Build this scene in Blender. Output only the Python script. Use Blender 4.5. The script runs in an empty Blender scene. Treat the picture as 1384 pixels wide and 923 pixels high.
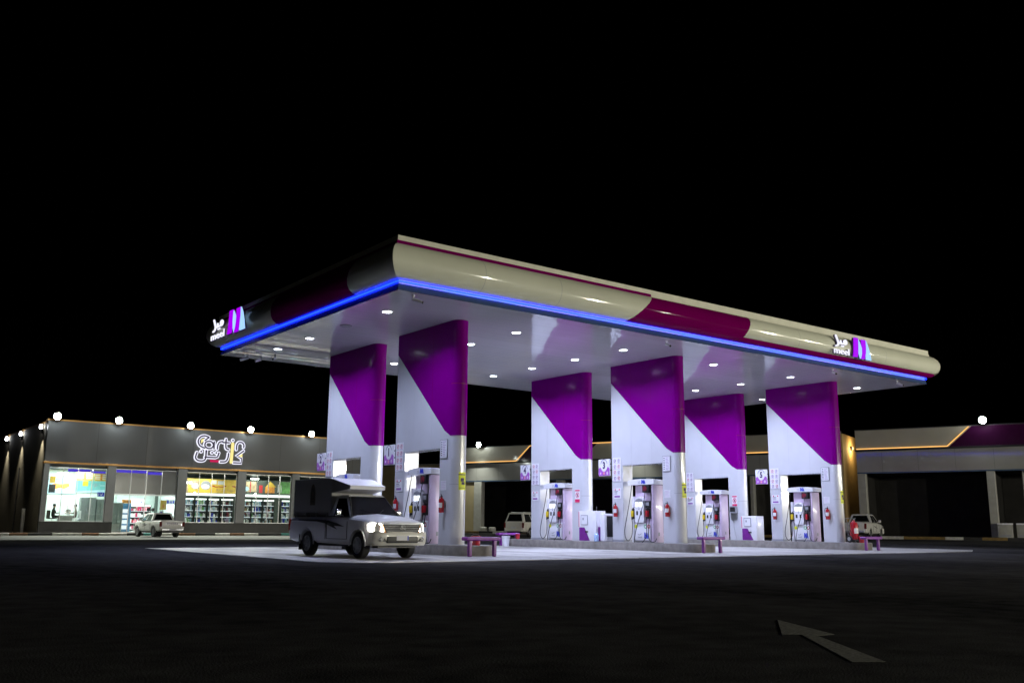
import bpy, bmesh, math, random
from mathutils import Vector, Matrix
random.seed(7)
R = math.radians
PI = math.pi
sc = bpy.context.scene
COL = sc.collection
H, LX, WY = 8.044, 30.25, 14.74          # canopy soffit height, long side, short side
C0, DC = 3.738, 11.023                    # first column face, column spacing
HI = 0.344                                # island height

# ------------------------------------------------------------------ materials
MATS = {}
def mat(name, col, rough=0.5, metal=0.0, coat=0.0, emit=None, es=0.0, var=0.08, scale=3.0, bump=0.0, bscale=40.0, spec=0.5, stretch=(1, 1, 1)):
    m = bpy.data.materials.new(name); m.use_nodes = True
    nt = m.node_tree; b = nt.nodes['Principled BSDF']
    b.inputs['Roughness'].default_value = rough
    b.inputs['Metallic'].default_value = metal
    b.inputs['Coat Weight'].default_value = coat
    b.inputs['Coat Roughness'].default_value = 0.06
    b.inputs['Specular IOR Level'].default_value = spec
    c = (*col, 1)
    tc = nt.nodes.new('ShaderNodeTexCoord'); mp = nt.nodes.new('ShaderNodeMapping')
    mp.inputs['Scale'].default_value = stretch
    nt.links.new(tc.outputs['Object'], mp.inputs['Vector'])
    if var > 0:
        n = nt.nodes.new('ShaderNodeTexNoise'); n.inputs['Scale'].default_value = scale; n.inputs['Detail'].default_value = 6
        nt.links.new(mp.outputs['Vector'], n.inputs['Vector'])
        r = nt.nodes.new('ShaderNodeValToRGB')
        r.color_ramp.elements[0].position = 0.3; r.color_ramp.elements[1].position = 0.7
        r.color_ramp.elements[0].color = tuple(x * (1 - var) for x in col) + (1,)
        r.color_ramp.elements[1].color = tuple(min(1, x * (1 + var)) for x in col) + (1,)
        nt.links.new(n.outputs['Fac'], r.inputs['Fac']); nt.links.new(r.outputs['Color'], b.inputs['Base Color'])
        q = nt.nodes.new('ShaderNodeMapRange'); q.inputs['To Min'].default_value = max(0, rough * 0.85); q.inputs['To Max'].default_value = min(1, rough * 1.2)
        nt.links.new(n.outputs['Fac'], q.inputs['Value']); nt.links.new(q.outputs['Result'], b.inputs['Roughness'])
    else:
        b.inputs['Base Color'].default_value = c
    if bump > 0:
        n2 = nt.nodes.new('ShaderNodeTexNoise'); n2.inputs['Scale'].default_value = bscale; n2.inputs['Detail'].default_value = 4
        nt.links.new(mp.outputs['Vector'], n2.inputs['Vector'])
        bp = nt.nodes.new('ShaderNodeBump'); bp.inputs['Strength'].default_value = bump; bp.inputs['Distance'].default_value = 0.02
        nt.links.new(n2.outputs['Fac'], bp.inputs['Height']); nt.links.new(bp.outputs['Normal'], b.inputs['Normal'])
    if emit:
        b.inputs['Emission Color'].default_value = (*emit, 1); b.inputs['Emission Strength'].default_value = es
    MATS[name] = m
    return m

M = {}
def mk(k, *a, **kw): M[k] = mat(k, *a, **kw)
mk('white_panel', (.575, .585, .62), .16, coat=.4, var=.03, scale=1.2)
mk('purple_panel', (.165, .0003, .175), .35, coat=.26, spec=0, var=.05, scale=1.0)
mk('purple_fascia', (.165, .0005, .085), .5, coat=.14, spec=0, var=.05, scale=1.0)
mk('cream_panel', (.64, .65, .52), .5, spec=.2, coat=.7, var=.04, scale=.8)
mk('purple_paint', (.16, .012, .22), .38, coat=.2, var=.15, scale=6, bump=.15, bscale=30)
mk('parapet', (.66, .65, .52), .45, var=.06)
mk('flashing', (.055, .095, .16), .25, metal=.2, var=.05)
mk('white_enamel', (.78, .78, .82), .25, coat=.3, var=.03)
mk('lavender', (.62, .50, .66), .3, coat=.2, var=.06)
mk('grey_plastic', (.28, .29, .32), .4)
mk('black', (.012, .012, .013), .45, var=.15)
mk('rubber', (.016, .016, .017), .75, var=.2, scale=9)
mk('hose', (.02, .02, .022), .4, var=.1)
mk('red', (.42, .012, .022), .25, coat=.4, var=.06)
mk('dark_red', (.20, .01, .03), .35)
mk('yellow', (.75, .55, .02), .4)
mk('lime', (.72, .78, .02), .5, var=.04)
mk('green', (.03, .42, .12), .45)
mk('blue', (.02, .04, .50), .35)
mk('lilac', (.36, .10, .50), .35)
mk('pink', (.75, .28, .35), .45)
mk('paper', (.72, .72, .76), .6, var=.04)
mk('ink', (.05, .03, .10), .6, var=0)
mk('ink_violet', (.26, .10, .36), .6, var=0)
mk('chrome', (.75, .76, .78), .12, metal=1, var=.03)
mk('steel', (.45, .46, .48), .3, metal=.9, var=.06)
mk('concrete_kerb', (.19, .175, .155), .85, var=.25, scale=4, bump=.4, bscale=60)
mk('car_silver', (.82, .82, .83), .3, metal=0, coat=.3, spec=.3, var=.03)
mk('car_white', (.74, .73, .70), .3, coat=.7, var=.03)
mk('car_cream', (.74, .72, .66), .35, coat=.5, var=.03)
mk('glass_dark', (.006, .007, .009), .04, coat=.6, var=0)
mk('box_grey', (.24, .235, .23), .55, var=.1, scale=2, stretch=(1, 1, .3))
mk('box_white', (.78, .78, .80), .4, var=.05)
mk('bronze', (.07, .055, .03), .5)
mk('store_grey', (.095, .098, .106), .4, var=.06, scale=.5)
mk('pier_grey', (.15, .15, .155), .5, var=.06)
mk('gold_trim', (.42, .22, .06), .35, metal=.4, var=.1)
mk('plinth_black', (.018, .017, .016), .5, var=.3)
mk('dark_wall', (.17, .15, .105), .85, var=.15, scale=.7, bump=.25, bscale=25)
mk('frame_alu', (.45, .46, .46), .3, metal=.6)
mk('frame_dark', (.03, .03, .032), .4)
mk('film_grey', (.045, .055, .050), .2, var=.12, scale=1.2)
mk('wall_mint', (.68, .78, .74), .7, var=.03)
mk('tile_floor', (.45, .45, .42), .25, var=.08)
mk('shop_green', (.10, .125, .11), .5, var=.15)
mk('shop_dark', (.035, .04, .038), .5, var=.2)
mk('teal_poster', (.16, .46, .47), .55, var=.12, scale=1.5)
mk('sky_poster', (.42, .62, .74), .55, var=.10, scale=1.0)
mk('orange', (.75, .30, .06), .5, var=.3, scale=6)
mk('poster_yellow', (.80, .52, .08), .5, var=.12, scale=2)
mk('poster_green', (.20, .50, .16), .5, var=.35, scale=3)
mk('poster_tan', (.45, .33, .20), .5, var=.4, scale=4)
mk('poster_white', (.8, .8, .78), .5, var=.05)
mk('magenta', (.65, .02, .12), .4)
mk('cabinet_grey', (.22, .26, .24), .35, var=.06)
mk('cooler_blue', (.12, .34, .62), .3, var=.2, scale=4)
mk('facade_beige', (.36, .34, .28), .35, coat=.2, var=.07, scale=.6)
mk('facade_grey', (.25, .245, .23), .4, coat=1.0, var=.08, scale=.6, bump=.5, bscale=.8)
mk('warm_lit_wall', (.42, .29, .12), .85, var=.12, scale=2, bump=.3, bscale=30)
mk('tan_wall', (.33, .27, .15), .85, var=.08, scale=1.5)
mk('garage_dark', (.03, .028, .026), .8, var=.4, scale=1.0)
mk('pillar_white', (.34, .335, .31), .5, var=.1)
mk('skin', (.36, .20, .13), .5)
mk('hair', (.012, .010, .009), .6)
mk('cloth_dark', (.03, .028, .026), .8)
mk('cloth_brown', (.10, .075, .05), .8)
mk('cloth_white', (.75, .74, .72), .8)
mk('kerb_white', (.50, .49, .45), .8, var=.25, scale=5)
mk('kerb_brown', (.16, .08, .04), .85, var=.25, scale=5)
mk('kerb_black', (.025, .024, .023), .85, var=.3, scale=5)
mk('kerb_teal', (.05, .22, .20), .8, var=.25, scale=5)
mk('kerb_yellow', (.20, .13, .04), .8, var=.3, scale=5)
mk('water_blue', (.35, .50, .78), .08, coat=.5, var=.05)
mk('pale_asphalt', (.075, .074, .066), .85, var=.4, scale=.35, bump=.5, bscale=40, spec=.2)
mk('road_paint', (.24, .24, .215), .85, var=.35, scale=26, spec=0, bump=.3, bscale=50)
M['purple_panel'].node_tree.nodes['Principled BSDF'].inputs['Coat Roughness'].default_value = .16
mk('purple_facade', (.028, .002, .024), .4, coat=.2, spec=.1)
def glow(k, col, s): mk(k, (.02, .02, .02), .5, emit=col, es=s, var=0, spec=0)
glow('lamp_white', (.88, .92, 1.0), 30)
glow('flood', (.95, 1.0, .93), 90)
glow('led_blue', (.003, .016, 1.0), 14)
glow('glint_white_blue', (.18, .32, 1.0), 1.6)
glow('led_warm', (1.0, .52, .14), 1.5)
glow('sign_white', (.86, .86, 1.0), 1.15)
glow('sign_cartin', (.95, .93, 1.0), 1.5)
glow('sign_purple', (.42, .0, .95), 1.0)
glow('sign_ice', (.35, .60, 1.0), 1.2)
glow('sign_yellow', (1.0, .85, .32), 1.05)
glow('sign_red', (.75, .01, .12), .8)
glow('screen', (.85, .92, 1.0), 2.4)
glow('headlamp', (1.0, .94, .84), 40)
glow('shop_strip', (.95, 1.0, .93), 2.6)
glow('shop_lamp', (.95, 1.0, .95), 12)
glow('shelf_lit', (.9, .95, 1.0), 1.3)
glow('violet_led', (.08, .05, .75), .8)
glow('amber', (1.0, .7, .3), 3)
glow('taillight', (.30, .01, .01), .12)

def glass_mat():
    m = bpy.data.materials.new('clear_glass'); m.use_nodes = True; nt = m.node_tree
    for n in list(nt.nodes): nt.nodes.remove(n)
    o = nt.nodes.new('ShaderNodeOutputMaterial'); mx = nt.nodes.new('ShaderNodeMixShader')
    t = nt.nodes.new('ShaderNodeBsdfTransparent'); g = nt.nodes.new('ShaderNodeBsdfGlossy')
    t.inputs['Color'].default_value = (.90, .95, .93, 1); g.inputs['Roughness'].default_value = .004
    f = nt.nodes.new('ShaderNodeFresnel'); f.inputs['IOR'].default_value = 1.5
    nt.links.new(f.outputs[0], mx.inputs[0]); nt.links.new(t.outputs[0], mx.inputs[1]); nt.links.new(g.outputs[0], mx.inputs[2])
    nt.links.new(mx.outputs[0], o.inputs['Surface']); M['glass'] = m
glass_mat()

def ground_mats():
    # asphalt: dark aggregate, worn lanes, patches
    m = mat('asphalt', (.03, .03, .03), .82, var=0, spec=0); M['asphalt'] = m; nt = m.node_tree; b = nt.nodes['Principled BSDF']
    tc = nt.nodes.new('ShaderNodeTexCoord')
    def noise(s, d, stretch=(1, 1, 1)):
        mp = nt.nodes.new('ShaderNodeMapping'); mp.inputs['Scale'].default_value = stretch
        n = nt.nodes.new('ShaderNodeTexNoise'); n.inputs['Scale'].default_value = s; n.inputs['Detail'].default_value = d
        nt.links.new(tc.outputs['Object'], mp.inputs['Vector']); nt.links.new(mp.outputs['Vector'], n.inputs['Vector']); return n
    a = noise(.16, 6, (1, .45, 1)); c = noise(55, 3); d = noise(2.2, 8)
    mx = nt.nodes.new('ShaderNodeMath'); mx.operation = 'MULTIPLY_ADD'; mx.inputs[1].default_value = .5
    nt.links.new(c.outputs['Fac'], mx.inputs[0]); nt.links.new(a.outputs['Fac'], mx.inputs[2])
    mx2 = nt.nodes.new('ShaderNodeMath'); mx2.operation = 'MULTIPLY_ADD'; mx2.inputs[1].default_value = .5
    nt.links.new(d.outputs['Fac'], mx2.inputs[0]); nt.links.new(mx.outputs[0], mx2.inputs[2])
    r = nt.nodes.new('ShaderNodeValToRGB'); e = r.color_ramp.elements
    e[0].position = 0; e[0].color = (.014, .014, .0152, 1); e[1].position = 1.0; e[1].color = (.115, .113, .110, 1)
    mrg = nt.nodes.new('ShaderNodeMapRange'); mrg.inputs['From Min'].default_value = .72; mrg.inputs['From Max'].default_value = 1.4
    nt.links.new(mx2.outputs[0], mrg.inputs['Value']); nt.links.new(mrg.outputs['Result'], r.inputs['Fac']); nt.links.new(r.outputs['Color'], b.inputs['Base Color'])
    bp = nt.nodes.new('ShaderNodeBump'); bp.inputs['Strength'].default_value = .6; bp.inputs['Distance'].default_value = .012
    nt.links.new(c.outputs['Fac'], bp.inputs['Height']); nt.links.new(bp.outputs['Normal'], b.inputs['Normal'])
    # concrete forecourt with joints and stains
    m = mat('forecourt_concrete', (.30, .30, .29), .6, var=0); M['apron'] = m; nt = m.node_tree; b = nt.nodes['Principled BSDF']
    tc = nt.nodes.new('ShaderNodeTexCoord')
    a = noise2(nt, tc, .5, 8); c = noise2(nt, tc, 5, 8)
    mx = nt.nodes.new('ShaderNodeMath'); mx.operation = 'ADD'; nt.links.new(a.outputs['Fac'], mx.inputs[0]); nt.links.new(c.outputs['Fac'], mx.inputs[1])
    r = nt.nodes.new('ShaderNodeValToRGB'); e = r.color_ramp.elements
    e[0].position = .7 / 1; e[0].color = (.20, .198, .19, 1); e[1].position = 1.0; e[1].color = (.45, .44, .41, 1)
    nt.links.new(mx.outputs[0], r.inputs['Fac'])
    br = nt.nodes.new('ShaderNodeTexBrick'); br.offset = 0; br.inputs['Scale'].default_value = 1
    br.inputs['Brick Width'].default_value = 4; br.inputs['Row Height'].default_value = 4; br.inputs['Mortar Size'].default_value = .022
    br.inputs['Color1'].default_value = (1, 1, 1, 1); br.inputs['Color2'].default_value = (.9, .9, .9, 1); br.inputs['Mortar'].default_value = (.3, .3, .3, 1)
    nt.links.new(tc.outputs['Object'], br.inputs['Vector'])
    mp = nt.nodes.new('ShaderNodeMapping'); mp.inputs['Scale'].default_value = (1, .28, 1)
    st = nt.nodes.new('ShaderNodeTexNoise'); st.inputs['Scale'].default_value = .9; st.inputs['Detail'].default_value = 7; st.inputs['Roughness'].default_value = .62
    nt.links.new(tc.outputs['Object'], mp.inputs['Vector']); nt.links.new(mp.outputs['Vector'], st.inputs['Vector'])
    sr = nt.nodes.new('ShaderNodeValToRGB'); sr.color_ramp.elements[0].position = .36; sr.color_ramp.elements[0].color = (.42, .41, .40, 1); sr.color_ramp.elements[1].position = .56; sr.color_ramp.elements[1].color = (1, 1, 1, 1)
    nt.links.new(st.outputs['Fac'], sr.inputs['Fac'])
    m0 = nt.nodes.new('ShaderNodeMixRGB'); m0.blend_type = 'MULTIPLY'; m0.inputs['Fac'].default_value = 1
    nt.links.new(br.outputs['Color'], m0.inputs['Color1']); nt.links.new(sr.outputs['Color'], m0.inputs['Color2']); br = m0
    mu = nt.nodes.new('ShaderNodeMixRGB'); mu.blend_type = 'MULTIPLY'; mu.inputs['Fac'].default_value = 1
    nt.links.new(r.outputs['Color'], mu.inputs['Color1']); nt.links.new(br.outputs['Color'], mu.inputs['Color2'])
    nt.links.new(mu.outputs['Color'], b.inputs['Base Color'])
    q = nt.nodes.new('ShaderNodeMapRange'); q.inputs['To Min'].default_value = .3; q.inputs['To Max'].default_value = .75
    nt.links.new(c.outputs['Fac'], q.inputs['Value']); nt.links.new(q.outputs['Result'], b.inputs['Roughness'])
def noise2(nt, tc, s, d):
    n = nt.nodes.new('ShaderNodeTexNoise'); n.inputs['Scale'].default_value = s; n.inputs['Detail'].default_value = d
    nt.links.new(tc.outputs['Object'], n.inputs['Vector']); return n
ground_mats()
def soffit_mat():
    m = mat('soffit_panel', (.80, .80, .86), .5, coat=1.0, var=.05, scale=.4, spec=0); M['soffit'] = m
    b = m.node_tree.nodes['Principled BSDF']; b.inputs['Coat Roughness'].default_value = .015; b.inputs['Coat IOR'].default_value = 2.3
soffit_mat()

# ------------------------------------------------------------------ mesh builder
class MB:
    def __init__(s): s.v = []; s.f = []; s.mi = []; s.mats = []; s.cur = 0
    def use(s, m):
        m = M[m] if isinstance(m, str) else m
        if m not in s.mats: s.mats.append(m)
        s.cur = s.mats.index(m); return s
    def add(s, vs, fs):
        o = len(s.v); s.v += [tuple(v) for v in vs]
        for f in fs: s.f.append(tuple(i + o for i in f)); s.mi.append(s.cur)
        return s
    def box(s, x0, x1, y0, y1, z0, z1):
        vs = [(x, y, z) for z in (z0, z1) for y in (y0, y1) for x in (x0, x1)]
        return s.add(vs, [(0, 2, 3, 1), (4, 5, 7, 6), (0, 1, 5, 4), (2, 6, 7, 3), (0, 4, 6, 2), (1, 3, 7, 5)])
    def bbox(s, x0, x1, y0, y1, z0, z1, b=.02, n=2):
        bm = bmesh.new(); bmesh.ops.create_cube(bm, size=1)
        for v in bm.verts:
            v.co = Vector(((x0 + x1) / 2 + v.co.x * (x1 - x0), (y0 + y1) / 2 + v.co.y * (y1 - y0), (z0 + z1) / 2 + v.co.z * (z1 - z0)))
        b = min(b, .49 * min(x1 - x0, y1 - y0, z1 - z0))
        bmesh.ops.bevel(bm, geom=list(bm.edges), offset=b, segments=n, profile=.6, affect='EDGES')
        bm.verts.index_update(); s.add([v.co[:] for v in bm.verts], [[v.index for v in f.verts] for f in bm.faces]); bm.free(); return s
    def prism(s, poly, mapf, d0, d1):
        """poly of 2D points extruded between d0 and d1; mapf(a, b, d) -> xyz"""
        n = len(poly)
        vs = [mapf(a, b, d0) for a, b in poly] + [mapf(a, b, d1) for a, b in poly]
        fs = [tuple(range(n))[::-1], tuple(range(n, 2 * n))] + [(i, (i + 1) % n, n + (i + 1) % n, n + i) for i in range(n)]
        return s.add(vs, fs)
    def tube(s, pts, r, seg=8, closed=False, caps=True):
        pts = [Vector(p) for p in pts]; n = len(pts); rings = []; prev = None
        for i, p in enumerate(pts):
            if closed: t = pts[(i + 1) % n] - pts[i - 1]
            else: t = pts[min(i + 1, n - 1)] - pts[max(i - 1, 0)]
            if t.length < 1e-9: t = Vector((0, 0, 1))
            t.normalize()
            if prev is None:
                a = Vector((0, 0, 1)) if abs(t.z) < .9 else Vector((1, 0, 0)); u = t.cross(a).normalized()
            else:
                u = (prev - t * prev.dot(t)); u = u.normalized() if u.length > 1e-6 else t.orthogonal().normalized()
            prev = u; w = t.cross(u); rr = r[i] if isinstance(r, (list, tuple)) else r
            rings.append([p + (u * math.cos(2 * PI * k / seg) + w * math.sin(2 * PI * k / seg)) * rr for k in range(seg)])
        vs = [v for g in rings for v in g]; fs = []
        for i in range(n if closed else n - 1):
            for k in range(seg):
                a = i * seg + k; b = i * seg + (k + 1) % seg; j = ((i + 1) % n) * seg
                fs.append((a, b, j + (k + 1) % seg, j + k))
        if caps and not closed: fs += [tuple(range(seg))[::-1], tuple(range((n - 1) * seg, n * seg))]
        return s.add(vs, fs)
    def lathe(s, prof, c=(0, 0, 0), axis='z', seg=24):
        """prof: list of (r, h)"""
        vs = []; n = len(prof)
        for k in range(seg):
            a = 2 * PI * k / seg
            for r, h in prof:
                p = (r * math.cos(a), r * math.sin(a), h)
                if axis == 'y': p = (p[0], p[2], p[1])
                if axis == 'x': p = (p[2], p[0], p[1])
                vs.append((p[0] + c[0], p[1] + c[1], p[2] + c[2]))
        fs = [(k * n + i, ((k + 1) % seg) * n + i, ((k + 1) % seg) * n + i + 1, k * n + i + 1) for k in range(seg) for i in range(n - 1)]
        return s.add(vs, fs)
    def loft(s, rings, cap=True):
        n = len(rings[0]); vs = [p for g in rings for p in g]; fs = []
        for i in range(len(rings) - 1):
            for k in range(n): fs.append((i * n + k, i * n + (k + 1) % n, (i + 1) * n + (k + 1) % n, (i + 1) * n + k))
        if cap: fs += [tuple(range(n))[::-1], tuple(range((len(rings) - 1) * n, len(rings) * n))]
        return s.add(vs, fs)
    def ribbon(s, pts, w, mapf, d0, d1, smooth=True, cap=True):
        """flat stroke of width w along 2D pts, round ends, extruded d0..d1"""
        P = [Vector((p[0], p[1], 0)) for p in pts]
        if smooth and len(P) > 2:
            Q = []
            for i in range(len(P) - 1):
                a, b, c, d = P[max(i - 1, 0)], P[i], P[i + 1], P[min(i + 2, len(P) - 1)]
                for k in range(5):
                    t = k / 5; Q.append(.5 * ((2 * b) + (c - a) * t + (2 * a - 5 * b + 4 * c - d) * t * t + (3 * b - a - 3 * c + d) * t ** 3))
            Q.append(P[-1]); P = Q
        h = w / 2; Lf, Rt = [], []
        for i, p in enumerate(P):
            t = (P[min(i + 1, len(P) - 1)] - P[max(i - 1, 0)]).normalized(); nn = Vector((-t.y, t.x, 0))
            Lf.append(p + nn * h); Rt.append(p - nn * h)
        def arc(c, a0):
            return [c + Vector((math.cos(a0 - PI * k / 6), math.sin(a0 - PI * k / 6), 0)) * h for k in range(1, 6)]
        t1 = (P[-1] - P[-2]).normalized(); t0 = (P[1] - P[0]).normalized()
        n = len(P)
        vs = [mapf(q.x, q.y, d) for d in (d0, d1) for q in Lf + Rt]
        fs = []
        for i in range(n - 1):
            fs += [(i, n + i, n + i + 1, i + 1), (2 * n + i, 2 * n + i + 1, 3 * n + i + 1, 3 * n + i),
                   (i, i + 1, 2 * n + i + 1, 2 * n + i), (n + i, 3 * n + i, 3 * n + i + 1, n + i + 1)]
        fs += [(0, 2 * n, 3 * n, n), (n - 1, 2 * n - 1, 4 * n - 1, 3 * n - 1)]
        s.add(vs, fs)
        if cap:
            e = arc(P[-1], math.atan2(t1.y, t1.x) + PI / 2); poly = [Lf[-1]] + e + [Rt[-1]]
            s.prism([(q.x, q.y) for q in poly], mapf, d0, d1)
            e = arc(P[0], math.atan2(-t0.y, -t0.x) + PI / 2); poly = [Rt[0]] + e + [Lf[0]]
            s.prism([(q.x, q.y) for q in poly], mapf, d0, d1)
        return s
    def text(s, string, size, mapf, d0, d1, align='CENTER', bold=0):
        cu = bpy.data.curves.new('lettering', 'FONT'); cu.body = string; cu.size = size; cu.align_x = align; cu.align_y = 'CENTER'; cu.extrude = .5; cu.resolution_u = 3; cu.offset = bold
        ob = bpy.data.objects.new('lettering', cu); COL.objects.link(ob)
        me = bpy.data.meshes.new_from_object(ob.evaluated_get(bpy.context.evaluated_depsgraph_get()))
        s.add([mapf(v.co.x, v.co.y, d0 + (v.co.z + .5) * (d1 - d0)) for v in me.vertices], [tuple(p.vertices) for p in me.polygons])
        bpy.data.objects.remove(ob); bpy.data.curves.remove(cu); bpy.data.meshes.remove(me); return s
    def build(s, name, m=None, parent=None, smooth=True, angle=35, loc=None):
        me = bpy.data.meshes.new(name)
        me.from_pydata(s.v, [], s.f)
        if m is not None: me.materials.append(M[m] if isinstance(m, str) else m)
        else:
            for q in s.mats: me.materials.append(q)
            me.polygons.foreach_set('material_index', s.mi)
        bm = bmesh.new(); bm.from_mesh(me); bmesh.ops.recalc_face_normals(bm, faces=bm.faces); bm.to_mesh(me); bm.free()
        if smooth:
            me.polygons.foreach_set('use_smooth', [True] * len(me.polygons)); me.set_sharp_from_angle(angle=R(angle))
        me.update()
        o = bpy.data.objects.new(name, me); COL.objects.link(o)
        if parent: o.parent = parent
        if loc: o.location = loc
        return o

def thing(name, label, cat, loc=(0, 0, 0), rz=0, group=None):
    o = bpy.data.objects.new(name, None); COL.objects.link(o); o.empty_display_size = .3
    o.location = loc; o.rotation_euler = (0, 0, rz); tag(o, label, cat, group); return o
def tag(o, label, cat, group=None):
    o['label'] = label; o['category'] = cat
    if group: o['group'] = group
    return o
def struct(o): o['kind'] = 'structure'; return o
def copy_thing(o, loc, label):
    c = o.copy(); COL.objects.link(c); c.location = loc; c['label'] = label
    for ch in list(o.children):
        d = ch.copy(); COL.objects.link(d); d.parent = c
        for g in list(ch.children):
            e = g.copy(); COL.objects.link(e); e.parent = d
    return c
def lamp(name, kind, loc, power, col, parent=None, size=.3, spot=None, blend=.5, target=None, spread=None, shape=None):
    l = bpy.data.lights.new(name, kind); l.energy = power; l.color = col
    if kind == 'AREA':
        l.size = size
        if shape: l.shape = shape
        if spread: l.spread = spread
    else: l.shadow_soft_size = size
    if spot: l.spot_size = R(spot); l.spot_blend = blend
    o = bpy.data.objects.new(name, l); COL.objects.link(o); o.location = loc
    if target is not None: o.rotation_euler = (Vector(target) - Vector(loc)).to_track_quat('-Z', 'Y').to_euler()
    if parent: o.parent = parent
    return o
# mapping helpers: faces seen from the lanes.  face -x: right = -y ; face -y: right = +x
def mapX(x0, yc, z0): return lambda a, b, d: (x0 - d, yc - a, z0 + b)
def mapY(xc, y0, z0): return lambda a, b, d: (xc + a, y0 - d, z0 + b)
def circ(r, n=16, c=(0, 0)): return [(c[0] + r * math.cos(2 * PI * k / n), c[1] + r * math.sin(2 * PI * k / n)) for k in range(n)]
def rect(a0, a1, b0, b1): return [(a0, b0), (a1, b0), (a1, b1), (a0, b1)]

# ------------------------------------------------------------------ facade frame (workshop row on the right)
FP = Vector((56.37, 7.89, 0)); FROT = R(-69.9)
def smooth(t): t = max(0, min(1, t)); return t * t * (3 - 2 * t)
def gz(x, y):
    n = (FP.x - x) * .939 + (FP.y - y) * .3437
    return .25 * smooth((22 - n) / 18)
# ------------------------------------------------------------------ setting
def build_ground():
    xs = [-700, -300, -150] + [-80 + 4 * i for i in range(58)] + [200, 400, 800]
    ys = [-300, -120] + [-60 + 4 * i for i in range(58)] + [220, 450, 900]
    vs = [(x, y, gz(x, y)) for y in ys for x in xs]; n = len(xs)
    fs = [(j * n + i, j * n + i + 1, (j + 1) * n + i + 1, (j + 1) * n + i) for j in range(len(ys) - 1) for i in range(n - 1)]
    g = MB(); g.add(vs, fs); struct(g.build('ground', 'asphalt'))
    # forecourt slab, rounded near corner
    pts = []
    x0, x1, y0, y1, r = -2.73, 32.5, -2.15, 14.2, 1.6
    for k in range(9):
        a = PI + PI / 2 * k / 8; pts.append((x0 + r + r * math.cos(a), y0 + r + r * math.sin(a)))
    pts += [(29.3, y0), (x1, y0 + 1.6), (x1, y1), (x0, y1)]
    m = MB(); m.prism(pts, lambda a, b, d: (a, b, d), -.05, .012); struct(m.build('forecourt_pavement', 'apron'))
    # painted arrow
    arrow = [(-5.3, -17.597), (-6.477, -18.54), (-6.314, -18.646), (-7.57, -20.007), (-7.35, -20.154), (-6.257, -18.77), (-6.022, -18.799)]
    m = MB(); m.prism(arrow, lambda a, b, d: (a, b, d), .001, .005); struct(m.build('road_marking', 'road_paint'))
    m = MB(); m.box(-60, 44, 33.5, 50.9, -.05, .0035); struct(m.build('parking_area', 'pale_asphalt', smooth=False))  # paler asphalt tone over the whole shop lot
    # parking bay lines by the shop
    m = MB()
    for i in range(10):
        x = 1.5 + i * 2.9; m.box(x, x + .12, 45.5, 50.6, .004, .0075)
    struct(m.build('parking_lines', 'road_paint'))
    # shop walkway and kerb
    m = MB(); m.box(-12, 40, 51.2, 53.6, 0, .17); struct(m.build('walkway', 'concrete_kerb'))
    cols = ['kerb_black', 'kerb_white', 'kerb_brown', 'kerb_white', 'kerb_black', 'kerb_teal', 'kerb_white', 'kerb_brown']
    m = MB(); x = -12; i = 0
    while x < 40:
        w = random.choice((1.2, 1.6, 2.0)); m.use(cols[i % 8]); m.bbox(x, x + w - .02, 50.95, 51.2, -.02, .19, .02, 1); x += w; i += 1
    struct(m.build('kerb'))
build_ground()

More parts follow.
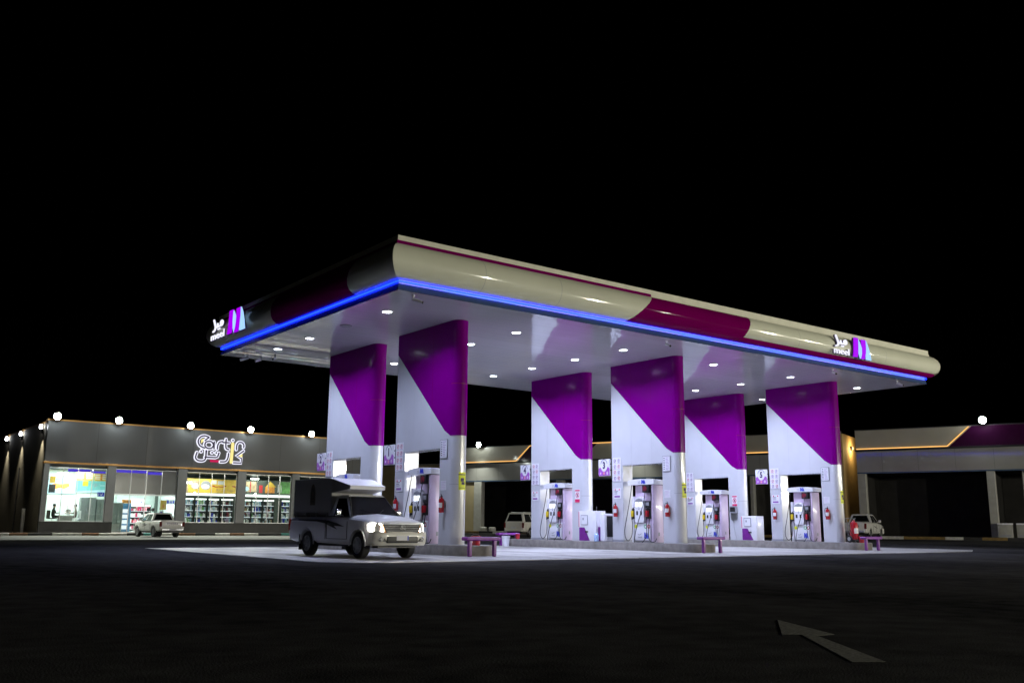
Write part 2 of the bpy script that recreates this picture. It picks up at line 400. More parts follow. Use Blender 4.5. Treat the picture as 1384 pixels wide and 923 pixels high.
# ------------------------------------------------------------------ canopy
def ring_pts(o):
    return [(-o, -o), (LX + o, -o), (LX + o, WY + o), (-o, WY + o)]
def build_canopy():
    t = thing('station_canopy', 'long flat fuel station canopy with cream and purple rounded fascia and blue edge light', 'canopy')
    # soffit: long strips with a hair of tilt each
    m = MB(); n = 49; w = WY / n
    for i in range(n):
        dz = random.uniform(-.0022, .0022); y0 = i * w; xa = 0
        segs = 6
        for sgm in range(segs):
            xa, xb = LX * sgm / segs, LX * (sgm + 1) / segs
            d2 = dz + random.uniform(-.0007, .0007)
            m.add([(xa, y0, H + .003 - d2), (xb, y0, H + .003 - d2), (xb, y0 + w - .003, H + .003 + d2), (xa, y0 + w - .003, H + .003 + d2)], [(0, 1, 2, 3)])
    m.build('soffit', 'soffit', t, smooth=False)
    m = MB(); m.box(.02, LX - .02, .02, WY - .02, H + .06, H + 1.45); m.build('roof_deck', 'parapet', t, smooth=False)
    def band(name, prof, mt, sides=(0, 1, 2, 3), a=None, b=None, seg=1):
        """sweep an (outward, height) profile along canopy sides; a/b limit the run along the side"""
        m = MB()
        for sd in sides:
            rings = []
            for (o, h) in prof:
                c = ring_pts(o); p, q = Vector((*c[sd], H + h)), Vector((*c[(sd + 1) % 4], H + h))
                ln = (LX if sd % 2 == 0 else WY)
                d = (q - p).normalized()
                pa = p if a is None else p + d * (o + (a(h) if callable(a) else a))
                pb = q if b is None else p + d * (o + (b(h) if callable(b) else b))
                rings.append((pa, pb))
            k = len(prof)
            vs = [r[0][:] for r in rings] + [r[1][:] for r in rings]
            m.add(vs, [(i, i + 1, k + i + 1, k + i) for i in range(k - 1)])
        return m.build(name, mt, t, angle=50)
    bulge = [(.06, .33), (.20, .36), (.36, .45), (.47, .58), (.535, .74), (.55, .88), (.535, 1.02), (.47, 1.18), (.36, 1.31), (.22, 1.40)]
    bulge_hi = [(.30, .50), (.44, .56), (.51, .70), (.55, .88), (.535, 1.02), (.47, 1.18), (.36, 1.31), (.22, 1.40)]
    inn = [(o - .03, h) for o, h in bulge]
    lin = lambda x0, x1: (lambda h: x0 + (x1 - x0) * (h - .3) / 1.1)
    # long front side (0): cream | purple sweep | cream; purple underlay everywhere
    band('fascia_panel', bulge, 'cream_panel', (0,), None, lin(9.5, 10.75))
    band('fascia_panel', [(o - .012, h) for o, h in bulge], 'purple_fascia', (0,), lin(9.48, 10.73), lin(15.75, 16.35))
    band('fascia_panel', bulge_hi, 'cream_panel', (0,), lin(15.75, 16.35), None)
    band('fascia_trim', [(.06, .33), (.20, .35), (.31, .42), (.33, .50)], 'purple_fascia', (0,), lin(15.7, 15.74), None)
    band('fascia_trim', [(.24, 1.392), (.225, 1.50), (.16, 1.505)], 'purple_fascia', (0,), None, lin(10.7, 10.75))
    band('fascia_trim', [(.20, 1.392), (.19, 1.50), (.15, 1.505)], 'parapet', (0,), lin(10.72, 10.77), None)
    # right and back sides plain cream; left side cream corner, purple middle, cream under the sign
    band('fascia_panel', bulge, 'cream_panel', (1, 2))
    # side 3 runs from the far left corner to the near corner
    band('fascia_panel', bulge, 'cream_panel', (3,), None, lin(6.0, 6.6))
    band('fascia_panel', [(o - .012, h) for o, h in bulge], 'purple_fascia', (3,), lin(5.98, 6.58), lin(12.1, 12.7))
    band('fascia_panel', bulge, 'cream_panel', (3,), lin(12.1, 12.7), None)
    band('fascia_trim', [(.20, 1.392), (.19, 1.50), (.15, 1.505)], 'purple_fascia', (1, 2, 3))
    band('parapet', [(.17, 1.503), (.17, 1.68), (.02, 1.685), (.02, 1.45)], 'parapet')
    # panel joints on the long side: thin dark lines lying in the cladding
    for xj in (2.9, 6.1, 19.4, 22.2, 26.0):
        band('panel_joint', [(o + .002, h) for o, h in (bulge if xj < 10 else bulge_hi)], 'grey_plastic', (0,), xj, xj + .012)
    # edge: metal flashing, recess, tube light
    band('edge_flashing', [(0, 0), (.045, .004), (.012, .20), (.0, .205)], 'flashing')
    band('recess', [(.012, .205), (-.03, .21), (-.03, .325), (.06, .33)], 'parapet')
    for i, (sd, rr, mt) in enumerate(((0, .020, 'led_blue'), (3, .018, 'led_blue'), (1, .02, 'led_blue'), (2, .02, 'led_blue'))):
        c = ring_pts(.045); p, q = c[sd], c[(sd + 1) % 4]
        m = MB(); m.tube([(p[0], p[1], H + .27), (q[0], q[1], H + .27)], rr, 8); m.build('strip_and_glint', mt, t)
    # thin glowing rods standing in for white reflections along the blue edge
    for xa, xb in ((1.6, 4.6), (7.4, 9.6), (12.6, 14.4), (17.2, 20.5), (27.2, 30.1)):
        m = MB(); m.tube([(xa, -.055, H + .213), (xb, -.055, H + .213)], .010, 8); m.build('strip_and_glint', 'glint_white_blue', t)
    return t
build_canopy()

ORD = ['leftmost', 'second from the left', 'third from the left', 'third from the right', 'second from the right', 'rightmost']
ROWS = ['row nearest the long front fascia', 'second row from the front fascia', 'third row from the front fascia', 'back row']
def build_downlights():
    proto = {}
    for i in range(6):
        for j in range(4):
            loc = (1.246 + 5.502 * i, 2.845 + 2.978 * j, H)
            dead = (i, j) == (0, 1)
            if dead:
                lb = 'unlit round downlight in canopy ceiling above the left back column, dark among lit ones'
            else:
                lb = 'lit round canopy downlight, %s in the %s' % (ORD[i], ROWS[j])
            if dead or 'l' not in proto:
                o = thing('downlight', lb, 'ceiling light', loc, 0, 'downlights in the canopy ceiling')
                m = MB(); m.lathe([(.15, .002), (.215, -.004), (.23, -.022), (.215, -.03), (.165, -.026), (.15, -.01)], seg=28); m.build('rim', 'grey_plastic' if dead else 'white_enamel', o)
                m = MB(); m.lathe([(0, -.022), (.09, -.021), (.16, -.012)], seg=24); m.build('diffuser', 'grey_plastic' if dead else 'lamp_white', o)
                if not dead:
                    proto['l'] = o
                    lamp('bulb', 'AREA', (0, 0, -.06), DL_POWER, (.62, .69, 1.0), o, .30, shape='DISK', spread=R(146))
            else:
                copy_thing(proto['l'], loc, lb)
DL_POWER = 208
build_downlights()

# ------------------------------------------------------------------ islands, columns
ISL = ['left', 'middle', 'right']
def stadium(xc, hw, y0, y1, n=12):
    p = []
    for k in range(n + 1):
        a = PI + PI * k / n; p.append((xc + hw * math.cos(a), y0 + hw + hw * math.sin(a)))
    for k in range(n + 1):
        a = PI * k / n; p.append((xc + hw * math.cos(a), y1 - hw + hw * math.sin(a)))
    return p
for k in range(3):
    xc = C0 + .3 + DC * k
    m = MB(); P0 = stadium(xc, .78, 1.0, 13.8); P1 = stadium(xc, .76, 1.02, 13.78)
    m.loft([[(a, b, -.03) for a, b in P0], [(a, b, HI - .03) for a, b in P0], [(a, b, HI) for a, b in P1]])
    tag(m.build('pump_island', 'concrete_kerb'), ['long grey concrete pump island behind the white pickup', 'long grey concrete pump island in the middle of the forecourt', 'long grey concrete pump island at the right with trolley extinguisher'][k], 'kerb island', 'concrete pump islands')

def col_outline(y0, y1, th=.6, off=0.0, n=10):
    """plan outline, starting back-left, along face -x to the round front end, back along face +x"""
    r = th / 2 + off; yc = y0 + th / 2; xc = th / 2
    p = [(-off, y1 + off), ]
    for q in range(9): p.append((-off, y1 - (y1 - yc) * (q + 1) / 10))
    for k in range(n + 1):
        a = PI + PI * k / n; p.append((xc + r * math.cos(a), yc + r * math.sin(a)))
    for q in range(9): p.append((th + off, yc + (y1 - yc) * (q + 1) / 10))
    p.append((th + off, y1 + off)); return p
def build_column(name_label, loc, group):
    t = thing('canopy_column', name_label, 'column', loc, 0, group)
    y0, y1, ya, yb, zt = -.3, 3.66, .62, 2.98, 3.26          # local: y=0 is the centre of the round nose; opening ya..yb
    top = H - HI
    th = .6
    # nose leg
    m = MB(); r = .3; out = [(0, ya)]
    for k in range(17):
        a = PI + PI * k / 16; out.append((.3 + r * math.cos(a), r * math.sin(a)))
    out.append((.6, ya)); m.prism(out, lambda a, b, d: (a, b, d), 0, zt)
    m.build('front_leg', 'white_panel', t)
    m = MB(); m.bbox(0, th, yb, y1, 0, zt, .012, 1); m.build('rear_leg', 'white_panel', t)
    out = [(0, y1)]
    for k in range(17):
        a = PI + PI * k / 16; out.append((.3 + r * math.cos(a), r * math.sin(a)))
    out.append((.6, y1)); m = MB(); m.prism(out, lambda a, b, d: (a, b, d), zt, top); m.build('upper_wall', 'white_panel', t)
    # cladding joints: thin darker strips lying in the faces
    def nose_ring(z0, z1, r_):
        q = MB(); n = 18; vs = []
        for i in range(n + 1):
            a = PI + PI * i / n
            for z in (z0, z1): vs.append((.3 + r_ * math.cos(a), r_ * math.sin(a), z))
        q.add(vs, [(2 * i, 2 * i + 2, 2 * i + 3, 2 * i + 1) for i in range(n)]); return q
    nose_ring(2.0, 2.014, .3012).build('panel_joint', 'grey_plastic', t)
    nose_ring(5.45, 5.465, .3092).build('panel_joint', 'dark_red', t)
    for yy, zb, zt2 in ((1.20, 3.262, 4.60), (2.42, 3.262, 5.70)):
        m = MB(); m.box(-.0012, .004, yy, yy + .010, zb, zt2); m.build('panel_joint', 'steel', t, smooth=False)
    for yy, zb in ((1.20, 4.72), (2.42, 5.82)):
        m = MB(); m.box(-.0095, -.0075, yy, yy + .010, zb, top - .01); m.build('panel_joint', 'purple_fascia', t, smooth=False)
    m = MB(); m.bbox(-.012, .612, yb - .002, y1 + .012, .0, .10, .006, 1); m.build('skirting', 'grey_plastic', t)
    # purple cladding shell
    s = MB(); O = col_outline(y0, y1, th, .008); zb0, zb1 = 3.66, 6.95
    def zl(x, y): return zb0 if y <= .15 else zb0 + (zb1 - zb0) * (y - .15) / (y1 - .15)
    OI = col_outline(y0, y1, th, .001)
    vs = [(x, y, zl(x, y)) for x, y in O] + [(x, y, top - .002) for x, y in O] + [(x, y, zl(x, y)) for x, y in OI]
    k = len(O); s.add(vs, [(i, i + 1, k + i + 1, k + i) for i in range(k - 1)] + [(i, 2 * k + i, 2 * k + i + 1, i + 1) for i in range(k - 1)])
    s.build('purple_cladding', 'purple_panel', t, angle=25)
    return t
COLS = {}
names = {(0, 0): 'purple and white canopy column on the left island, tallest in view, beside the pickup bonnet',
         (0, 1): 'purple and white canopy column behind the pickup box, far end of the left island',
         (1, 0): 'purple and white canopy column at the front of the middle island, extinguishers on both sides',
         (1, 1): 'purple and white canopy column at the rear of the middle island, beside the white kiosk pair',
         (2, 0): 'purple and white canopy column at the front of the right island, rightmost of all columns',
         (2, 1): 'purple and white canopy column at the rear of the right island, with grey control box'}
for k in range(3):
    for j in range(2):
        COLS[(k, j)] = build_column(names[(k, j)], (C0 + DC * k, 2.59 + 5.72 * j, HI), 'purple and white canopy columns')

# ------------------------------------------------------------------ station emblem (two violet bars, two ice leaves)
def emblem(m, mapf, s, d0, d1, mats=('sign_purple', 'sign_ice')):
    """unit height emblem, origin bottom left, about 1.0 wide"""
    def S(p): return [(a * s, b * s) for a, b in p]
    m.use(mats[0])
    m.prism(S([(.05, .04), (.10, .30), (.12, .60), (.14, 1.0), (.36, 1.0), (.35, .6), (.33, .3), (.28, .04)]), mapf, d0, d1)
    m.prism(S([(.46, .0), (.54, .25), (.56, .55), (.55, .97), (.78, .97), (.79, .6), (.76, .3), (.68, .0)]), mapf, d0, d1)
    m.use(mats[1])
    m.prism(S([(.375, .95), (.45, .80), (.54, .52), (.53, .25), (.45, .0), (.39, .20), (.36, .5)]), mapf, d0, d1)
    m.prism(S([(.80, .97), (.90, .74), (1.0, .38), (1.06, .0), (.78, .0), (.79, .3), (.815, .6)]), mapf, d0, d1)
AR_MEEL = [[(.96, .62), (.86, .50), (.80, .66), (.90, .76), (.97, .62), (.92, .48), (.74, .47), (.60, .48), (.56, .66)],   # meem into yeh
           [(.60, .48), (.50, .46), (.40, .52), (.34, .70), (.24, 1.0)],
           [(.40, .52), (.36, .32), (.22, .24)]]
def meel_sign(name, label, mapf, hgt, parent_loc, group=None, axis='y'):
    t = thing(name, label, 'sign', parent_loc, 0, group)
    m = MB(); emblem(m, lambda a, b, d: mapf(a + .95 * hgt, b, d), hgt, .06, .11); m.build('emblem', None, t)
    m = MB(); emblem(m, lambda a, b, d: mapf(a + .95 * hgt - .03, b - .015, d), hgt, .0, .055, ('ink', 'ink')); m.build('emblem_backing', None, t)
    lw = hgt * .075
    w = MB()
    for i, st in enumerate(AR_MEEL):
        w.ribbon([((a - .12) * hgt * .78, (.42 + (b - .25) * .66) * hgt) for a, b in st], lw, mapf, .06 + .001 * i, .10 + .001 * i)
    for dx in (.44, .53): w.prism(circ(hgt * .038, 10, (dx * hgt * .9, .445 * hgt)), mapf, .06, .10)
    w.build('arabic_letters', 'sign_white', t)
    w = MB(); w.text('meel', hgt * .45, lambda a, b, d: mapf(a + .38 * hgt, b + .18 * hgt, d), .06, .10); w.build('latin_letters', 'sign_white', t)
    w = MB()
    for i, st in enumerate(AR_MEEL):
        w.ribbon([((a - .12) * hgt * .78 - .02, (.42 + (b - .25) * .66) * hgt - .01) for a, b in st], lw * 1.3, mapf, .0 + .001 * i, .045 + .001 * i)
    w.text('meel', hgt * .45, lambda a, b, d: mapf(a + .38 * hgt - .025, b + .18 * hgt - .012, d), .0, .045)
    w.build('letter_backing', 'ink', t)
    return t
# signs are built around their own origin
meel_sign('canopy_sign', 'illuminated meel sign in two scripts on the long cream fascia, right end', lambda a, b, d: (a * 1.5, -d, b), .92, (21.75, -.555, H + .47))
meel_sign('canopy_sign', 'illuminated meel sign in two scripts on the dark left end of canopy', lambda a, b, d: (-d, -a * 1.85, b), .98, (-.555, 14.35, H + .44))

# ------------------------------------------------------------------ pumps
def build_pump(label, loc):
    t = thing('fuel_pump', label, 'fuel pump', loc, 0, 'fuel pumps under the columns')
    F = lambda a, b, d: (-d, -a, b)                       # local: front faces -x
    def fb(m, a0, a1, d0, d1, z0, z1, b=.015): return m.bbox(-d1, -d0, -a1, -a0, z0, z1, b, 2)
    # cabinet: two shells, front and back alike
    m = MB(); fb(m, -.50, .52, -.20, .20, .04, 2.38, .02); m.build('cabinet', 'lavender', t)
    m = MB(); fb(m, -.62, -.505, -.30, .31, 0, 1.92, .02); m.build('side_post', 'white_enamel', t)
    m = MB(); fb(m, .525, .64, -.30, .31, 0, 2.38, .03); m.build('side_post', 'lavender', t)
    m = MB(); fb(m, -.55, .56, -.28, .28, 0, .06, .01); m.build('base_plate', 'steel', t)
    # header with curved top
    top = [(-.76, 2.40), (.74, 2.40), (.76, 2.58), (.5, 2.625), (0, 2.645), (-.5, 2.625), (-.78, 2.58)]
    m = MB(); m.prism(top, F, -.34, .36); hd = m.build('header', 'white_enamel', t, angle=20)
    m = MB(); emblem(m, lambda a, b, d: F(a * 1.5 + .0, b + 2.43, d), .17, .361, .366, ('blue', 'blue')); m.use('grey_plastic')
    m.text('meel', .075, lambda a, b, d: F(a - .10, b + 2.475, d), .361, .365)
    m.ribbon([(-.17, 2.53), (-.10, 2.52), (-.05, 2.55)], .016, F, .361, .364); m.build('header_logo', None, hd)
    # lower door, console
    m = MB(); fb(m, -.46, .44, .20, .30, .08, .80, .03); m.build('lower_door', 'white_enamel', t)
    hood = [(-.36, .82), (.10, .82), (.14, .90), (.14, 1.74), (.06, 1.84), (-.13, 1.90), (-.32, 1.84), (-.40, 1.74), (-.40, .90)]
    m = MB(); m.prism(hood, F, .20, .36); con = m.build('console', 'white_enamel', t, angle=30)
    arc = [(-.36, 1.70), (.10, 1.70), (.06, 1.78), (-.13, 1.83), (-.32, 1.78)]
    m = MB(); m.prism(arc, F, .361, .37); m.build('visor', 'grey_plastic', con)
    for a in (-.25, -.02):
        m = MB(); fb(m, a - .085, a + .075, .355, .368, 1.48, 1.66, .004); m.build('display', 'screen', con)
    m = MB()
    for a in (-.25, -.02): fb(m, a - .05, a + .05, .355, .37, 1.13, 1.30, .01)
    m.build('keypad', 'black', con)
    m = MB(); fb(m, -.16, -.11, .355, .368, 1.37, 1.41, .004); m.build('button', 'ink', con)
    # nozzle bay right: reader + retractor
    m = MB(); fb(m, .19, .47, .20, .32, 1.42, 1.72, .02); m.build('card_reader', 'black', t)
    m = MB(); fb(m, .24, .42, .325, .334, 1.52, 1.66, .004); m.build('reader_screen', 'grey_plastic', t)
    m = MB(); fb(m, .17, .50, .20, .27, .98, 1.40, .02); m.build('nozzle_boot', 'black', t)
    m = MB(); fb(m, .10, .48, .20, .40, 2.06, 2.38, .03); m.build('hose_retractor', 'black', t)
    m = MB(); m.lathe([(0, 0), (.11, 0), (.13, .03), (.11, .06), (0, .06)], (-.41, -.26, 2.22), 'x', 18); m.build('reel_cap', 'dark_red', t)
    def nozzle(nm, a, z, mt):
        m = MB(); m.use(mt); fb(m, a - .06, a + .06, .28, .42, z - .16, z + .10, .03)
        m.use('black'); m.tube([F(a, z + .08, .36), F(a, z + .20, .34), F(a, z + .24, .24)], .022, 8)
        m.tube([F(a - .02, z - .16, .38), F(a - .02, z - .28, .38)], .028, 8); m.build(nm, None, t)
    m = MB(); fb(m, -.60, -.43, .30, .34, .98, 1.40, .02); m.build('nozzle_boot', 'black', t)
    nozzle('nozzle', -.52, 1.22, 'yellow'); nozzle('nozzle', .33, 1.22, 'red')
    def cur(pts, rad=.016):
        P = [Vector(F(a, z, d)) for a, z, d in pts]; Q = []
        for i in range(len(P) - 1):
            a, b, c, d = P[max(i - 1, 0)], P[i], P[i + 1], P[min(i + 2, len(P) - 1)]
            for k in range(6):
                u = k / 6; Q.append(.5 * ((2 * b) + (c - a) * u + (2 * a - 5 * b + 4 * c - d) * u * u + (3 * b - a - 3 * c + d) * u ** 3))
        Q.append(P[-1]); m = MB(); m.tube(Q, rad, 7); return m.build('hose', 'hose', t)
    cur([(-.58, 2.40, .33), (-.64, 1.95, .36), (-.74, 1.2, .45), (-.86, .40, .52), (-.70, .06, .50), (-.52, .25, .44), (-.50, .62, .40), (-.54, .94, .38)])
    cur([(.30, 2.20, .42), (.26, 1.8, .44), (.10, 1.2, .50), (-.08, .55, .60), (-.14, .05, .66), (.02, -.20, .72), (.30, .02, .62), (.42, .30, .5), (.34, .70, .42), (.32, .94, .39)])
    cur([(.55, 2.36, .33), (.56, 1.4, .36), (.50, .55, .46), (.62, .10, .52), (.80, .04, .42), (.86, .18, .36)])
    # stickers and mark on the lower door
    m = MB()
    for a, mt in ((-.38, 'lime'), (.17, 'green'), (.36, 'red')):
        m.use(mt); P = circ(.085, 20); Q = circ(.05, 20)
        if mt == 'lime': m.prism([(x + a, y + .66) for x, y in P], F, .301, .306)
        else:
            vs = [F(x + a, y + .66, .305) for x, y in P] + [F(x + a, y + .66, .305) for x, y in Q]
            m.add(vs, [(i, (i + 1) % 20, 20 + (i + 1) % 20, 20 + i) for i in range(20)])
    m.build('grade_stickers', None, t)
    m = MB(); emblem(m, lambda a, b, d: F(a + .06, b + .16, d), .26, .301, .307, ('blue', 'blue')); m.use('grey_plastic')
    m.text('meel', .12, lambda a, b, d: F(a - .16, b + .22, d), .301, .306); m.ribbon([(-.28, .33), (-.16, .32), (-.08, .37)], .022, F, .301, .304); m.build('door_logo', None, t)
    m = MB(); m.bbox(-.02, .06, -.647, -.640, .28, .42, .003, 1); m.build('inspection_hatch', 'grey_plastic', t)
    return t
pl = {(0, 0): 'white fuel pump in the tall left front column, headlamp of the pickup before it',
      (0, 1): 'white fuel pump behind the pickup box, only its header shows over the roof',
      (1, 0): 'white fuel pump in the middle front column, hoses looping over the kerb',
      (1, 1): 'white fuel pump in the rear middle column, left of the white kiosk',
      (2, 0): 'white fuel pump in the rightmost column',
      (2, 1): 'white fuel pump in the rear right column, partly behind a purple guard'}
PP = build_pump(pl[(0, 0)], (C0 + .3, 4.42, HI))
for k in range(3):
    for j in range(2):
        if (k, j) != (0, 0): copy_thing(PP, (C0 + .3 + DC * k, 4.42 + 5.72 * j, HI), pl[(k, j)])

# ------------------------------------------------------------------ things fixed to the columns
def colname(k, j): return ['%s left column', '%s middle column', '%s right column'][k] % ('front', 'rear')[j]
DIG = {(0, 0): '1', (0, 1): '2', (1, 0): '3', (1, 1): '4', (2, 0): '5', (2, 1): '6'}
for (k, j), dg in DIG.items():
    cx, cy = C0 + DC * k, 2.59 + 5.72 * j
    y1 = cy + 3.66
    # lane number sign sticking out past the rear edge of the column
    t = thing('lane_sign', 'small white and purple lane sign with number %s on the %s' % (dg, colname(k, j)), 'lane sign', (cx + .05, y1 + .1, HI + 3.22), 0, 'lane number signs')
    F = lambda a, b, d: (-d, -a, b)
    F = lambda a, b, d: (-d, .06 - (a + .10) * .72, b * .88)
    m = MB(); m.bbox(-.03, .03, .06, .80, -.37, .37, .01, 1); pl_ = m.build('plate', 'paper', t)
    m = MB(); m.use('lilac')
    hill = [(-1.10, -.40), (-.12, -.40), (-.12, -.06), (-.28, .04), (-.42, -.10), (-.62, -.16), (-.80, -.10), (-.95, .02), (-1.10, -.04)]
    m.prism(hill, F, .031, .034)
    m.use('paper'); m.prism(circ(.30, 28, (-.61, .10)), F, .035, .038)
    m.use('ink'); m.ribbon([(-.61 + .30 * math.cos(R(a)), .10 + .30 * math.sin(R(a))) for a in range(20, 161, 20)], .03, F, .039, .041)
    m.text(dg, .46, lambda a, b, d: F(a - .61, b + .10, d), .039, .043, bold=.022)
    m.use('paper'); m.prism(circ(.05, 10, (-.92, -.28)), F, .035, .038)
    m.use('pink'); m.prism(circ(.08, 14, (-.62, -.29)), F, .035, .039)
    m.use('lavender'); m.prism(circ(.08, 14, (-.32, -.28)), F, .035, .038)
    m.use('blue'); emblem(m, lambda a, b, d: F(a - .82, b + .30, d), .07, .035, .038, ('blue', 'blue'))
    m.build('artwork', None, pl_)
    m = MB(); m.box(-.02, .02, -.1, .06, -.14, -.10); m.box(-.02, .02, -.1, .06, .12, .16); m.build('bracket', 'black', t)
    F = lambda a, b, d: (-d, -a, b)
    # icon board on rear leg
    t = thing('instruction_board', 'white safety board of eight small icons on the %s' % colname(k, j), 'notice', (cx, y1 - .33, HI + 3.10), 0, 'icon boards on the column legs')
    m = MB(); m.bbox(-.02, -.001, -.26, .26, -.52, .52, .006, 1); m.build('board', 'paper', t)
    m = MB()
    for r_ in range(4):
        for c_ in range(2):
            a, b = -.12 + .24 * c_, .38 - .25 * r_
            m.use('magenta' if random.random() < .4 else 'ink_violet'); P = circ(.075, 14, (a, b)); Q = circ(.055, 14, (a, b))
            m.add([F(x, y, .0225) for x, y in P] + [F(x, y, .0225) for x, y in Q], [(i, (i + 1) % 14, 14 + (i + 1) % 14, 14 + i) for i in range(14)])
            m.use('ink'); m.ribbon([(a - .02, b - .03), (a + random.uniform(-.01, .03), b), (a + .01, b + .035)], .022, F, .021, .024)
            m.use('ink_violet'); m.prism(rect(a - .08, a + .08, b - .115, b - .10), F, .021, .023)
    m.build('icons', None, t)
    # small notices under it
    t = thing('notice_plate', 'small white printed plate under the icon board of the %s' % colname(k, j), 'notice', (cx, y1 - .33, HI + 2.06), 0, 'small plates under the icon boards')
    m = MB(); m.bbox(-.016, -.001, -.23, .23, -.22, .22, .005, 1); m.build('board', 'paper', t)
    m = MB(); m.use('ink_violet'); m.prism(rect(-.17, .17, -.17, -.09), F, .017, .02); m.use('ink')
    for b in (.10, .04, -.02): m.prism(rect(-.17, random.uniform(0, .15), b, b + .02), F, .017, .02)
    m.use('magenta'); m.prism(circ(.035, 10, (-.12, .165)), F, .017, .02); m.prism(circ(.035, 10, (.13, .165)), F, .017, .02); m.build('print', None, t)
    if j == 0:
        t = thing('framed_notice', 'framed white notice high beside the pump opening of the %s' % colname(k, j), 'notice', (cx, cy + .36, HI + 3.22), 0, 'framed notices beside the pump openings')
        m = MB(); m.bbox(-.03, -.001, -.23, .23, -.33, .33, .008, 1); m.build('frame', 'grey_plastic', t)
        m = MB(); m.bbox(-.034, -.03, -.20, .20, -.30, .30, .001, 1); m.build('sheet', 'paper', t)
        m = MB(); m.use('ink')
        for q in range(7): m.prism(rect(-.16, -.08, .22 - .075 * q, .25 - .075 * q), F, .035, .037)
        m.use('ink_violet')
        for q in range(9): m.prism(rect(-.04, random.uniform(.06, .16), .24 - .06 * q, .255 - .06 * q), F, .035, .037)
        m.build('print', None, t)
        t = thing('small_notice', 'faint grey paper notice below the framed one on the %s' % colname(k, j), 'notice', (cx, cy + .36, HI + 1.98), 0, 'faint paper notices')
        m = MB(); m.bbox(-.008, -.001, -.17, .17, -.16, .16, .002, 1); m.build('sheet', 'paper', t)
        m = MB(); m.use('lavender')
        for q in range(5): m.prism(rect(-.13, random.uniform(.03, .13), .10 - .055 * q, .118 - .055 * q), F, .009, .011)
        m.build('print', None, t)
        # yellow sign wrapped on the nose
        t = thing('yellow_sign', 'yellow safety sign wrapped on the round nose of the %s' % colname(k, j), 'sign', (cx + .3, cy, HI + 2.12), 0, 'yellow signs on the column noses')
        def arcpl(m, a0, a1, z0, z1, rad):
            n = 8; vs = []
            for q in range(n + 1):
                a = R(a0 + (a1 - a0) * q / n)
                for z in (z0, z1): vs.append((rad * math.cos(a), rad * math.sin(a), z))
            m.add(vs, [(2 * q, 2 * q + 2, 2 * q + 3, 2 * q + 1) for q in range(n)])
        m = MB(); arcpl(m, 248, 312, -.30, .30, .303); m.build('plate', 'lime', t)
        m = MB(); m.use('ink'); arcpl(m, 246, 305, .20, .23, .3045); arcpl(m, 262, 290, -.02, .10, .3045); arcpl(m, 268, 298, -.12, -.03, .3045); arcpl(m, 250, 300, -.24, -.225, .3045); m.build('print', None, t)
    else:
        t = thing('phone_ban_sign', 'red and white no phone sign on the %s' % colname(k, j), 'sign', (cx, cy + .24, HI + 2.0), 0, 'no phone signs on the rear columns')
        m = MB(); m.bbox(-.014, -.001, -.17, .17, -.30, .30, .003, 1); m.build('plate', 'paper', t)
        m = MB(); m.use('magenta'); m.prism(rect(-.16, .16, .22, .285), F, .015, .018); m.prism(rect(-.16, .16, -.285, -.14), F, .015, .018)
        P = circ(.125, 20, (0, .045)); Q = circ(.095, 20, (0, .045))
        m.add([F(x, y, .017) for x, y in P] + [F(x, y, .017) for x, y in Q], [(i, (i + 1) % 20, 20 + (i + 1) % 20, 20 + i) for i in range(20)])
        m.ribbon([(-.07, .115), (.07, -.025)], .025, F, .0185, .0205); m.use('ink'); m.prism(rect(-.035, .035, -.02, .10), F, .015, .017); m.build('print', None, t)

def extinguisher(label, loc):
    t = thing('fire_extinguisher', label, 'extinguisher', loc, 0, 'wall extinguishers on the columns')
    m = MB(); m.lathe([(0, 0), (.085, 0), (.095, .02), (.095, .40), (.08, .455), (.04, .485), (.032, .52), (0, .52)], (-.125, 0, 0), seg=18); cyl = m.build('cylinder', 'red', t)
    m = MB(); n = 8; vs = []
    for q in range(n + 1):
        a = R(130 + 120 * q / n)
        for z in (.17, .33): vs.append((-.125 + .0965 * math.cos(a), .0965 * math.sin(a), z))
    m.add(vs, [(2 * q, 2 * q + 2, 2 * q + 3, 2 * q + 1) for q in range(n)]); m.build('label_band', 'paper', cyl)
    m = MB(); m.bbox(-.16, -.09, -.03, .03, .52, .56, .01, 1); m.tube([(-.12, 0, .56), (-.15, -.03, .60), (-.20, -.05, .615)], .012, 6); m.tube([(-.12, 0, .55), (-.19, -.04, .57)], .010, 6); m.build('valve', 'black', t)
    m = MB(); m.tube([(-.12, .03, .54), (-.12, .12, .53), (-.13, .15, .42), (-.13, .13, .24), (-.13, .12, .12)], .014, 7); m.build('hose', 'rubber', t)
    m = MB(); m.box(-.04, .0, -.04, .04, .18, .40); m.build('bracket', 'steel', t)
    return t
ex = [((0, 0), 1, 'red extinguisher on the right leg of the tall left column'), ((0, 0), 0, 'red extinguisher on the left leg of the tall left column, low behind the truck'),
      ((1, 0), 0, 'red extinguisher on the left leg of the middle front column'), ((1, 0), 1, 'red extinguisher on the right leg of the middle front column'),
      ((2, 0), 0, 'red extinguisher on the left leg of the rightmost column'), ((2, 0), 1, 'red extinguisher on the right leg of the rightmost column')]
pro = None
for (k, j), sd, lb in ex:
    cx, cy = C0 + DC * k, 2.59 + 5.72 * j
    loc = (cx, cy + .27 if sd else cy + 3.66 - .33, HI + 1.06)
    if pro is None: pro = extinguisher(lb, loc)
    else: copy_thing(pro, loc, lb)

